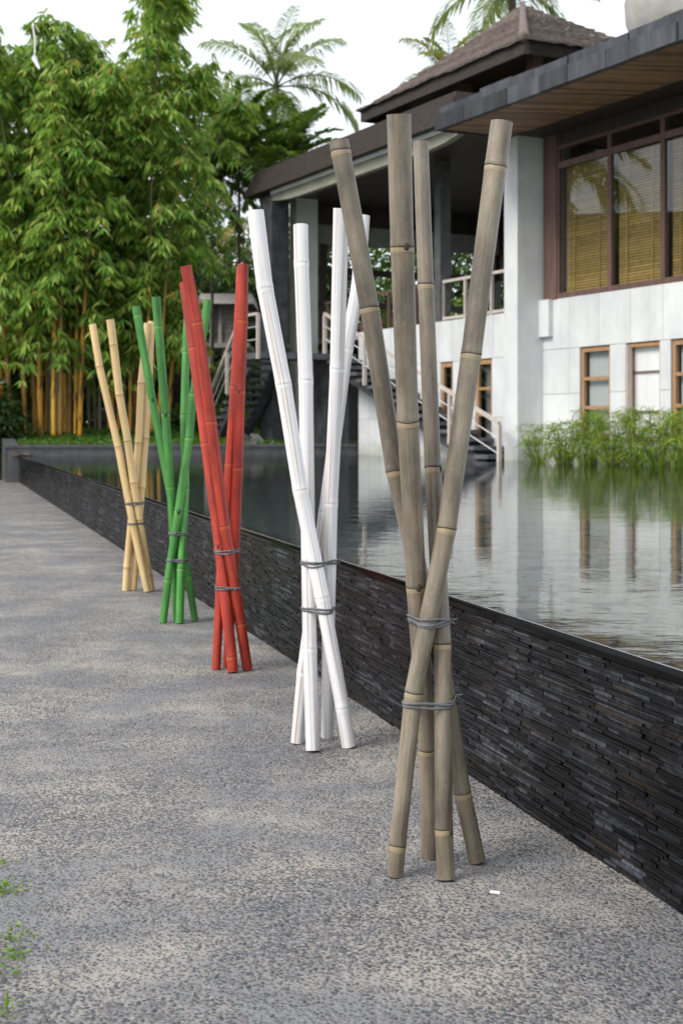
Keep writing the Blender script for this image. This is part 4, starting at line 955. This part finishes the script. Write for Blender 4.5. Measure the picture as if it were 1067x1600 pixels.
q.corners(rp + [(rx0 + 0.1, 46.5, zt + 0.36), (rx1 - 0.1, 46.5, zt + 0.36), (rx1 - 0.1, 48.5, zt + 0.36), (rx0 + 0.1, 48.5, zt + 0.36)]); put('roof', q, 'hut_board', hu)
q = MB(); lx0, lx1 = x1 - 0.2, x1 + 0.9; zr = at(390, 505, 47)[2]
q.corners([(lx0, 45.8, zr - 0.25), (lx1, 45.8, zr - 0.35), (lx1, 48.4, zr - 0.2), (lx0, 48.4, zr), (lx0, 45.8, zr - 0.1), (lx1, 45.8, zr - 0.25), (lx1, 48.4, zr - 0.1), (lx0, 48.4, zr + 0.2)]); put('lean_to_roof', q, 'eave', hu)

def boulder(c, r, seed, label):
    rng = np.random.default_rng(seed); mb = MB(); k, m = 12, 8; v = []
    ph = rng.uniform(0, 6, 6)
    for i in range(m + 1):
        for j in range(k):
            a = math.pi * i / m; b = 2 * math.pi * j / k
            d = np.array([math.sin(a) * math.cos(b), math.sin(a) * math.sin(b), math.cos(a)])
            w = 1 + 0.16 * math.sin(3 * b + ph[0] + 2 * a) + 0.12 * math.sin(5 * a + ph[1] + b) + 0.10 * math.sin(4 * d[0] * 2 + ph[2])
            v.append(np.array(c) + d * w * np.array(r))
    mb.add(v, [(i * k + j, i * k + (j + 1) % k, (i + 1) * k + (j + 1) % k, (i + 1) * k + j) for i in range(m) for j in range(k)])
    put('boulder', mb, 'rock', label=label, cat='rock', group='boulders round the pool end')
b = at(190, 655, 39); b[2] = 1.35; boulder(b, (0.75, 0.45, 0.5), 1, 'grey boulder behind the straw-coloured poles under the bamboo')
p = hp(9.6, -1.5, 0.62); boulder(p, (0.55, 0.45, 0.42), 2, 'larger dark boulder at the waterline under the left stair')
p = hp(8.7, -1.9, 0.58); boulder(p, (0.40, 0.35, 0.30), 3, 'smaller dark boulder at the waterline under the stair landing')

# ------------------------------------------------------------------ papyrus along the house wall
rng = np.random.default_rng(91)
pos = ['sparse, beside the pale column', 'second from the pale column', 'below the first lower window', 'left of the open casement', 'below the open casement', 'right of the open casement', 'at the right picture edge']
for i, x in enumerate((842, 880, 918, 955, 992, 1028, 1066)):
    dd = -0.15 + rng.uniform(-0.12, 0.1); b = hp(bt(x, dd), dd, 0.28)
    r = thing('papyrus_clump', b, 'papyrus clump by the house wall, ' + pos[i], 'plant', 'papyrus along the house wall')
    stem = MB(); um = MB(); ns = 30 if i == 0 else 52
    for k in range(ns):
        a = rng.uniform(0, 6.28); q = rng.uniform(0, 0.14); h = rng.uniform(0.10, 0.92) ** 0.8 * (0.8 if i < 2 else 1.0); ln = rng.uniform(0.03, 0.30)
        c = b + [q * math.cos(a), q * math.sin(a), 0]; tip = c + [ln * math.cos(a), ln * math.sin(a), 0.3 + h]
        mid = (c + tip) / 2 + [-ln * 0.15 * math.cos(a), -ln * 0.15 * math.sin(a), 0.05]
        stem.tube([c, mid, tip], [0.006, 0.005, 0.004], 4, False)
        n = 14; th = rng.uniform(0, 6.28, n); el = rng.uniform(-0.2, 1.1, n)
        um.leaves(np.repeat(tip[None], n, 0), np.stack([np.cos(th) * np.cos(el), np.sin(th) * np.cos(el), np.sin(el)], 1), rng.uniform(0.16, 0.34, n), 0.017, rng, 0.5, 0.1)
    nb_ = 46; th = rng.uniform(0, 6.28, nb_); bl_ = np.stack([b[0] + 0.16 * np.cos(th) * rng.uniform(0, 1, nb_), b[1] + 0.16 * np.sin(th) * rng.uniform(0, 1, nb_), np.full(nb_, ZW - 0.05)], 1)
    um.leaves(bl_, np.stack([np.cos(th) * 0.55, np.sin(th) * 0.55, np.ones(nb_)], 1), rng.uniform(0.25, 0.6, nb_), 0.022, rng, 0.35, 0.1)
    put('stems', stem, 'papyrus', r); put('umbels', um, 'papyrus', r)

# ------------------------------------------------------------------ bamboo pole stands
STANDS = {
 'grey': dict(label='nearest pole stand, four thick weathered grey bamboo poles tied together', Yf=[3.791, 3.954, 3.759, 3.908], Yt=[3.828, 3.679, 3.993, 3.907], ties=[968, 1094], P=[
  ([(784, 188), (774, 260), (736, 553), (698, 825), (646, 1082), (621, 1320), (617, 1370)], (35, 26), 0),
  ([(623, 176), (628, 385), (637, 658), (650, 915), (668, 1170), (671, 1337)], (38, 27), 0),
  ([(657, 220), (665, 445), (676, 730), (691, 1006), (693, 1295), (697, 1378)], (24, 28), 0),
  ([(529, 217), (532, 235), (577, 480), (617, 735), (690, 1045), (722, 1238), (746, 1350)], (31, 27), 0)]),
 'white': dict(label='white pole stand, four whitewashed bamboo poles tied together', Yf=[5.329, 5.262, 5.495, 5.4], Yt=[5.287, 5.552, 5.183, 5.453], ties=[879, 950], P=[
  ([(399, 327), (414, 450), (443, 600), (469, 765), (503, 933), (535, 1105), (545, 1166)], (26, 22), 0),
  ([(470, 350), (471, 412), (478, 595), (484, 1013), (489, 1179)], (23, 22), 0),
  ([(533, 323), (527, 575), (517, 785), (513, 1000), (511, 1150)], (25, 19), 0),
  ([(567, 335), (560, 445), (541, 545), (508, 800), (474, 1050), (464, 1163)], (22, 20), 0)]),
 'red': dict(label='red pole stand, four red-stained bamboo poles tied together', Yf=[7.039, 6.974, 7.141, 7.062], Yt=[6.931, 7.188, 7.017, 7.156], ties=[861, 918], P=[
  ([(290, 414), (308, 503), (330, 658), (351, 821), (376, 974), (387, 1044)], (18, 16), 0),
  ([(288, 440), (302, 543), (322, 692), (343, 852), (362, 1026), (364, 1051)], (16, 17), 0),
  ([(380, 411), (379, 500), (375, 610), (372, 730), (367, 855), (355, 1040)], (17, 14), 0),
  ([(377, 420), (374, 488), (367, 603), (359, 724), (345, 900), (338, 1050)], (15, 14), 0)]),
 'green': dict(label='green pole stand, four green-stained bamboo poles tied together', Yf=[8.862, 8.885, 8.77, 8.736], Yt=[8.891, 8.68, 8.78, 8.949], ties=[833, 875], P=[
  ([(213, 478), (215, 492), (238, 623), (268, 781), (294, 900), (305, 972)], (13, 11), 0),
  ([(244, 462), (248, 509), (259, 646), (267, 760), (272, 860), (276, 966)], (14, 12), 0),
  ([(326, 467), (302, 615), (296, 684), (279, 798), (263, 905), (255, 973)], (13, 12), 0),
  ([(294, 480), (291, 550), (288, 648), (290, 763), (283, 888), (281, 977)], (12, 13), 0)]),
 'natural': dict(label='farthest pole stand, four plain straw-coloured bamboo poles tied together', Yf=[10.444, 10.541, 10.528, 10.555], Yt=[10.528, 10.362, 10.535, 10.583], ties=[786, 818], P=[
  ([(145, 506), (156, 573), (185, 698), (208, 820), (231, 926)], (11.5, 11), 0),
  ([(172.5, 498), (178, 539), (187, 617), (200, 689), (209, 754), (218, 812), (233, 898), (237, 921)], (12.5, 11), 0),
  ([(231, 504), (221, 599), (217, 692), (206, 810), (199, 887), (197, 926)], (11, 11.5), 0),
  ([(237, 501), (233, 600), (228, 685), (222, 762), (214, 860), (209, 921)], (11, 11), 0)]),
}
BUDS = {('grey', 1): [(0, 0.35), (2, 0.2)], ('grey', 2): [(1, 1.2), (3, 0.9)], ('green', 0): [(1, 0.2)], ('green', 1): [(1, 0.1), (3, 0.5)], ('green', 2): [(2, 0.3)], ('red', 2): [(1, -0.1)], ('red', 1): [(2, -0.2)]}
KS = 28
def frame(tg):
    ref = np.array([1.0, 0, 0]); u = ref - tg * np.dot(ref, tg); u /= np.linalg.norm(u); return u, np.cross(tg, u)
def hull(pts):
    pts = sorted(map(tuple, pts)); 
    def half(ps):
        o = []
        for p in ps:
            while len(o) > 1 and (o[-1][0] - o[-2][0]) * (p[1] - o[-2][1]) - (o[-1][1] - o[-2][1]) * (p[0] - o[-2][0]) <= 0: o.pop()
            o.append(p)
        return o
    a = half(pts); b = half(pts[::-1]); return np.array(a[:-1] + b[:-1])
for si, (col, S) in enumerate(STANDS.items()):
    srng = np.random.default_rng(200 + si)
    feet = np.mean([at(p[0][-1][0], HOR + 100, S['Yf'][i]) for i, p in enumerate(S['P'])], axis=0); feet[2] = 0
    root = thing('bamboo_pole_stand', feet, S['label'], 'bamboo poles', 'row of tied bamboo pole stands on the paving')
    axes = []
    for i, (pl_, (wt, wf), _) in enumerate(S['P']):
        a = np.array(pl_, float); fr = (a[:, 1] - a[0, 1]) / (a[-1, 1] - a[0, 1])
        Dp = S['Yt'][i] + (S['Yf'][i] - S['Yt'][i]) * fr
        pts = np.stack([(a[:, 0] - CX) / FPX * Dp, Dp, EYE - (a[:, 1] - HOR) / FPX * Dp], 1)
        rad = (wt + (wf - wt) * fr) / 2 / FPX * Dp
        pts = pts[::-1]; rad = rad[::-1]; pts[0, 2] = 0.0                      # from the foot up
        seg = np.linalg.norm(np.diff(pts, axis=0), axis=1); cum = np.concatenate([[0], np.cumsum(seg)]); Lt = cum[-1]
        nodes = cum[1:-1]
        offs = [-0.05, -0.03, -0.0185, -0.016, -0.0135, -0.009, -0.004, -0.0015, 0.0015, 0.004, 0.009, 0.018, 0.035]
        s = sorted(set([0.0, Lt] + list(np.arange(0.0, Lt, 0.045)) + [nd + o for nd in nodes for o in offs if 0 < nd + o < Lt]))
        s = np.array(s); s = s[np.concatenate([[True], np.diff(s) > 0.0008])]
        # rounded bends at the joints
        def smooth(q):
            out = np.zeros((len(q), 3))
            for o, w in ((-0.02, .25), (0, .5), (0.02, .25)): out += w * np.stack([np.interp(np.clip(q + o, 0, Lt), cum, pts[:, k]) for k in range(3)], 1)
            return out
        ctr = smooth(s); rr = np.interp(s, cum, rad)
        nd_s = np.full(len(s), 9.0)
        for nd in nodes:
            q = s - nd; nd_s = np.where(np.abs(q) < np.abs(nd_s), q, nd_s)
        amp = 0.055 if col in ('natural', 'white') else 0.04
        rr = rr * (1 + amp * np.exp(-((nd_s - 0.004) / 0.010) ** 2) + 0.028 * np.exp(-((nd_s + 0.012) / 0.008) ** 2) - 0.05 * np.exp(-(nd_s / 0.0016) ** 2))
        tg = np.gradient(ctr, s, axis=0); tg /= np.linalg.norm(tg, axis=1)[:, None]
        th = np.arange(KS) / KS * 2 * np.pi; V = []; fib = []; jnt = []
        flute = 1 + 0.012 * np.sin(2 * th + srng.uniform(0, 6)) + (0.008 * np.sin(9 * th) if col == 'white' else 0)
        for k in range(len(s)):
            u, w = frame(tg[k]); V.append(ctr[k] + rr[k] * flute[:, None] * (np.cos(th)[:, None] * u + np.sin(th)[:, None] * w))
            fib.append(np.stack([0.03 * np.cos(th), 0.03 * np.sin(th), np.full(KS, s[k])], 1)); jnt.append(np.full(KS, float(np.interp(nd_s[k], [-0.06, -0.017, -0.0145, 0.0, 0.0006], [0.0, 0.30, 1.0, 1.0, 0.0]))))
        if True:                                                                # the square-cut foot stands on its lowest edge
            V[0] = V[0] + tg[0] * ((0.0008 - V[0][:, 2].min()) / tg[0][2])
        # cut ends: a rim and a hollow
        ins = [V[-1].copy()]
        for k, dep in ((-1, 0.0), (-1, 0.03)):
            u, w = frame(tg[k]); ins.append(ctr[k] - tg[k] * dep + rr[k] * 0.78 * (np.cos(th)[:, None] * u + np.sin(th)[:, None] * w))
        n = len(s); mb = MB(); F = [(k * KS + j, k * KS + (j + 1) % KS, (k + 1) * KS + (j + 1) % KS, (k + 1) * KS + j) for k in range(n - 1) for j in range(KS)]
        ins.append(V[0].copy())                                                 # the cut ends keep crisp edges
        for q_ in (n, n + 1): F += [(q_ * KS + j, q_ * KS + (j + 1) % KS, (q_ + 1) * KS + (j + 1) % KS, (q_ + 1) * KS + j) for j in range(KS)]
        F += [tuple(range((n + 2) * KS, (n + 3) * KS)), tuple(range((n + 4) * KS - 1, (n + 3) * KS - 1, -1))]
        mb.add(np.concatenate(V + ins), F)
        po = put('pole', mb, col, root); me = po.data
        sm = np.zeros(len(me.polygons), bool); sm[:(n - 1) * KS] = True; me.polygons.foreach_set('use_smooth', sm)
        me.materials.append(MATS['hollow']); mi = np.zeros(len(me.polygons), np.int32); mi[(n - 1) * KS:] = 1; me.polygons.foreach_set('material_index', mi)
        af = me.attributes.new('fibre', 'FLOAT_VECTOR', 'POINT'); fv = np.concatenate(fib + [fib[-1]] * 3 + [fib[0]]); af.data.foreach_set('vector', fv.ravel())
        aj = me.attributes.new('joint', 'FLOAT', 'POINT'); aj.data.foreach_set('value', np.concatenate(jnt + [jnt[-1]] * 3 + [jnt[0]]))
        for q, nd in enumerate(nodes):                                          # scar ring round each joint
            if nd < 0.01 or nd > Lt - 0.008: continue
            k = int(np.argmin(np.abs(s - nd))); u, w = frame(tg[k]); c = smooth(np.array([nd]))[0]; r = np.interp(nd, cum, rad)
            wob = 0.0012 * np.sin(th + srng.uniform(0, 6)) + 0.0007 * np.sin(3 * th + srng.uniform(0, 6))
            rows = []; hw = (0.0026 if col != 'natural' else 0.0055) * srng.uniform(0.75, 1.2)
            for (ra, o) in ((1.0, -hw), (1.052, -hw * 0.5), (1.058, hw * 0.5), (1.0, hw)):
                rows.append(c + tg[k] * (o + wob)[:, None] + r * ra * (np.cos(th)[:, None] * u + np.sin(th)[:, None] * w))
            m2 = MB(); m2.add(np.concatenate(rows), [(x * KS + j, x * KS + (j + 1) % KS, (x + 1) * KS + (j + 1) % KS, (x + 1) * KS + j) for x in range(3) for j in range(KS)])
            if col in ('grey', 'white') and nd > 0.03:                          # the fainter second line under the joint
                c2 = smooth(np.array([nd - 0.0155]))[0]; r2 = np.interp(nd - 0.0155, cum, rad); wob2 = wob * 0.8
                b0 = len(rows) * KS; more = [c2 + tg[k] * (o + wob2)[:, None] + r2 * ra * (np.cos(th)[:, None] * u + np.sin(th)[:, None] * w) for ra, o in ((1.0, -0.0009), (1.028, 0.0), (1.0, 0.0009))]
                m2.add(np.concatenate(more), [(x * KS + j, x * KS + (j + 1) % KS, (x + 1) * KS + (j + 1) % KS, (x + 1) * KS + j) for x in range(2) for j in range(KS)])
            put('joint_ring', m2, col + '_node', po, smooth=True)
        for (q, off) in BUDS.get((col, i), []):                                  # branch scars
            nn = nodes[::-1][q]; k = int(np.argmin(np.abs(s - nn))); c = ctr[k]; r = rr[k]
            dirn = np.array([math.sin(off), -math.cos(off), 0]); bs = 0.016 if col == 'green' else 0.011
            m2 = MB(); vv = []; u, w = frame(tg[k]); sd = np.cross(dirn, tg[k])
            for ii in range(7):
                for jj in range(10):
                    aa = math.pi * ii / 6; bb = 2 * math.pi * jj / 10
                    vv.append(c + dirn * (r + bs * 0.42 * math.cos(aa) - 0.002) + (sd * math.cos(bb) * 0.85 + tg[k] * (math.sin(bb) * 1.25 - 0.2)) * bs * math.sin(aa))
            m2.add(vv, [(ii * 10 + jj, ii * 10 + (jj + 1) % 10, (ii + 1) * 10 + (jj + 1) % 10, (ii + 1) * 10 + jj) for ii in range(6) for jj in range(10)])
            put('branch_scar', m2, col + '_node', po, smooth=True)
        axes.append((ctr, rr))
    for q, yt in enumerate(S['ties']):                                           # rubber strips wound round the bundle
        Ym = np.mean(S['Yf']); zt = EYE - (yt - HOR) / FPX * Ym
        tie = None
        for e in range(3):
            zz = zt + (e - 1) * 0.0050 * srng.uniform(0.6, 1.1); circ = []
            for ctr, rr in axes:
                c = np.array([np.interp(zz, ctr[:, 2], ctr[:, k]) for k in range(3)]); r = np.interp(zz, ctr[:, 2], rr) * 1.02 + 0.0018
                t2 = np.arange(24) / 24 * 2 * np.pi; circ.append(np.stack([c[0] + r * np.cos(t2), c[1] + r * np.sin(t2)], 1))
            hu_ = hull(np.concatenate(circ)); hu_ = np.concatenate([hu_, hu_[:1]])
            ar = np.concatenate([[0], np.cumsum(np.linalg.norm(np.diff(hu_, axis=0), axis=1))]); m = 56
            ss = np.linspace(0, ar[-1], m + 1)[:-1]; xy = np.stack([np.interp(ss, ar, hu_[:, k]) for k in range(2)], 1)
            ph = srng.uniform(0, 6); zv = zz + 0.005 * np.sin(ss / ar[-1] * 2 * np.pi + ph) + 0.0022 * np.sin(ss / ar[-1] * 6 * np.pi + ph * 2)
            lp = np.concatenate([xy, zv[:, None]], 1); nx_ = np.roll(lp, -1, 0) - np.roll(lp, 1, 0); nx_[:, 2] = 0; nx_ /= np.linalg.norm(nx_, axis=1)[:, None]
            on = np.stack([nx_[:, 1], -nx_[:, 0], np.zeros(m)], 1)
            hh = 0.0036 * srng.uniform(0.8, 1.25); th_ = 0.0012; of = e * 0.0009
            rows = []
            for o, z in ((-th_, -hh), (th_ * 0.6, -hh * 0.85), (th_, 0), (th_ * 0.6, hh * 0.85), (-th_, hh)): rows.append(lp + on * (o + of) + np.array([0, 0, z]))
            m2 = MB(); R_ = len(rows); vv = np.stack(rows, 1).reshape(-1, 3)
            m2.add(vv, [(k * R_ + j, k * R_ + (j + 1) % R_, ((k + 1) % m) * R_ + (j + 1) % R_, ((k + 1) % m) * R_ + j) for k in range(m) for j in range(R_)])
            if tie is None: tie = put('tie_band', m2, 'tie', root, smooth=True)
            else: put('strip', m2, 'tie', tie, smooth=True)
        # knot ends
        m2 = MB(); kx = lp[int(srng.integers(0, m))]
        kx = lp[int(np.argmax(lp[:, 0]))] if col in ('grey', 'white') else lp[int(np.argmin(lp[:, 1]))]
        o2 = np.array([0.5, -0.8, 0]); m2.tube([kx + o2 * 0.002, kx + o2 * 0.009 + [0.005, 0, 0.002], kx + o2 * 0.010 + [0.014, 0, 0.005]], [0.004, 0.003, 0.0018], 6)
        m2.tube([kx + o2 * 0.002, kx + o2 * 0.009 + [0.002, 0, -0.006], kx + o2 * 0.010 + [0.007, 0, -0.010]], [0.004, 0.003, 0.0015], 6)
        put('knot', m2, 'tie', tie, smooth=True)

# ------------------------------------------------------------------ small things
p = at(773, 1397, EYE * FPX / (1397 - HOR)); p[2] = 0.0
mb = MB(); v = np.array([1.0, -0.35, 0]); v /= np.linalg.norm(v)
mb.tube([p - v * 0.013 + [0, 0, 0.004], p - v * 0.004 + [0, 0, 0.0045], p + v * 0.013 + [0, 0, 0.004]], [0.0038, 0.0042, 0.0040], 10)
put('chalk_stub', mb, 'chalk', label='small white stub lying on the paving by the grey poles', cat='litter')
p = PC + WNRM * -0.02 + np.array([0, 0, ZW + 0.012])
mb = MB(); vv = [p + UDIR * a + WDIR * b + [0, 0, c] for a, b, c in ((-0.22, 0, 0.02), (-0.1, 0.10, 0.0), (0.0, 0.13, 0.03), (0.14, 0.07, 0.015), (0.26, 0, 0.05), (0.14, -0.08, 0.02), (0.0, -0.12, 0.03), (-0.1, -0.09, 0.0), (0, 0, 0.0))]
mb.add(vv, [(8, i, (i + 1) % 8) for i in range(8)]); put('fallen_leaf', mb, 'dry_leaf', label='curled orange leaf lying on the far corner of the pool edge', cat='leaf')
# white pendant hung from the bamboo
pt = at(52, 40, 33.6); pb = at(54.5, 88, 33.6)
pr_ = thing('hanging_streamer', pb, 'white ribbon with a leaf-shaped tail hanging in front of the bamboo top', 'streamer')
mb = MB(); mb.tube([pt + [-0.06, 0.9, 0.10], pt + [-0.02, 0.1, 0.08], pt, (pt + pb) / 2 + [0.035, 0, 0], pb], [0.014, 0.014, 0.016, 0.022, 0.016], 6); put('ribbon', mb, 'white_cloth', pr_)
mb = MB(); a = pb; b = at(62, 109, 33.6)
for y_ in (-0.02,): mb.corners([a + [-0.07, y_, -0.06], b + [-0.01, y_, 0], b + [0.01, 0.02, 0.01], a + [0.05, 0.02, -0.02], a + [-0.03, y_, 0.02], b + [0.02, y_, 0.04], b + [0.02, 0.02, 0.05], a + [0.03, 0.02, 0.03]])
put('tail', mb, 'white_cloth', pr_)
# weeds at the paving edge
rng = np.random.default_rng(17)
for i, (x, y, n, h, lab) in enumerate(((2, 1395, 90, 0.025, 'thickest green weed patch on the paving at the left edge'), (14, 1468, 34, 0.018, 'creeping weed sprig below the thickest patch'), (16, 1496, 36, 0.018, 'creeping weed sprig with a reddish stem, third from the top'), (4, 1522, 30, 0.02, 'small weed tuft above the upright grass blade'), (6, 1588, 26, 0.03, 'lowest weed tuft with an upright grass blade'), (5, 1350, 14, 0.012, 'tiny topmost weed sprig at the left edge'))):
    p = at(x, y, EYE * FPX / (y - HOR)); p[2] = 0.0
    r = thing('paving_weed', p, lab, 'weed', 'weeds at the paving edge')
    mb = MB(); q = p + np.stack([rng.normal(0, 0.026, n) - 0.004, rng.normal(0, 0.026, n), rng.uniform(0.003, h, n)], 1)
    mb.leaves(q, rng.normal(size=(n, 3)) * [1, 1, 0.3] + [0, 0, 0.25], rng.uniform(0.010, 0.021, n), 0.009, rng, 0.1)
    if i == 4: mb.leaves(np.array([p + [0.004, 0.01, 0]]), np.array([[0.05, 0, 1.0]]), 0.055, 0.010, rng, 0)
    put('leaves', mb, 'bright_leaf', r)
    mb = MB()
    for k in range(4): a = rng.uniform(0, 6.28); mb.tube([p + [0, 0, 0.002], p + [0.02 * math.cos(a), 0.02 * math.sin(a), 0.006], p + [0.045 * math.cos(a), 0.045 * math.sin(a), 0.004]], [0.0012, 0.001, 0.0008], 4)
    put('stems', mb, 'stalk', r)
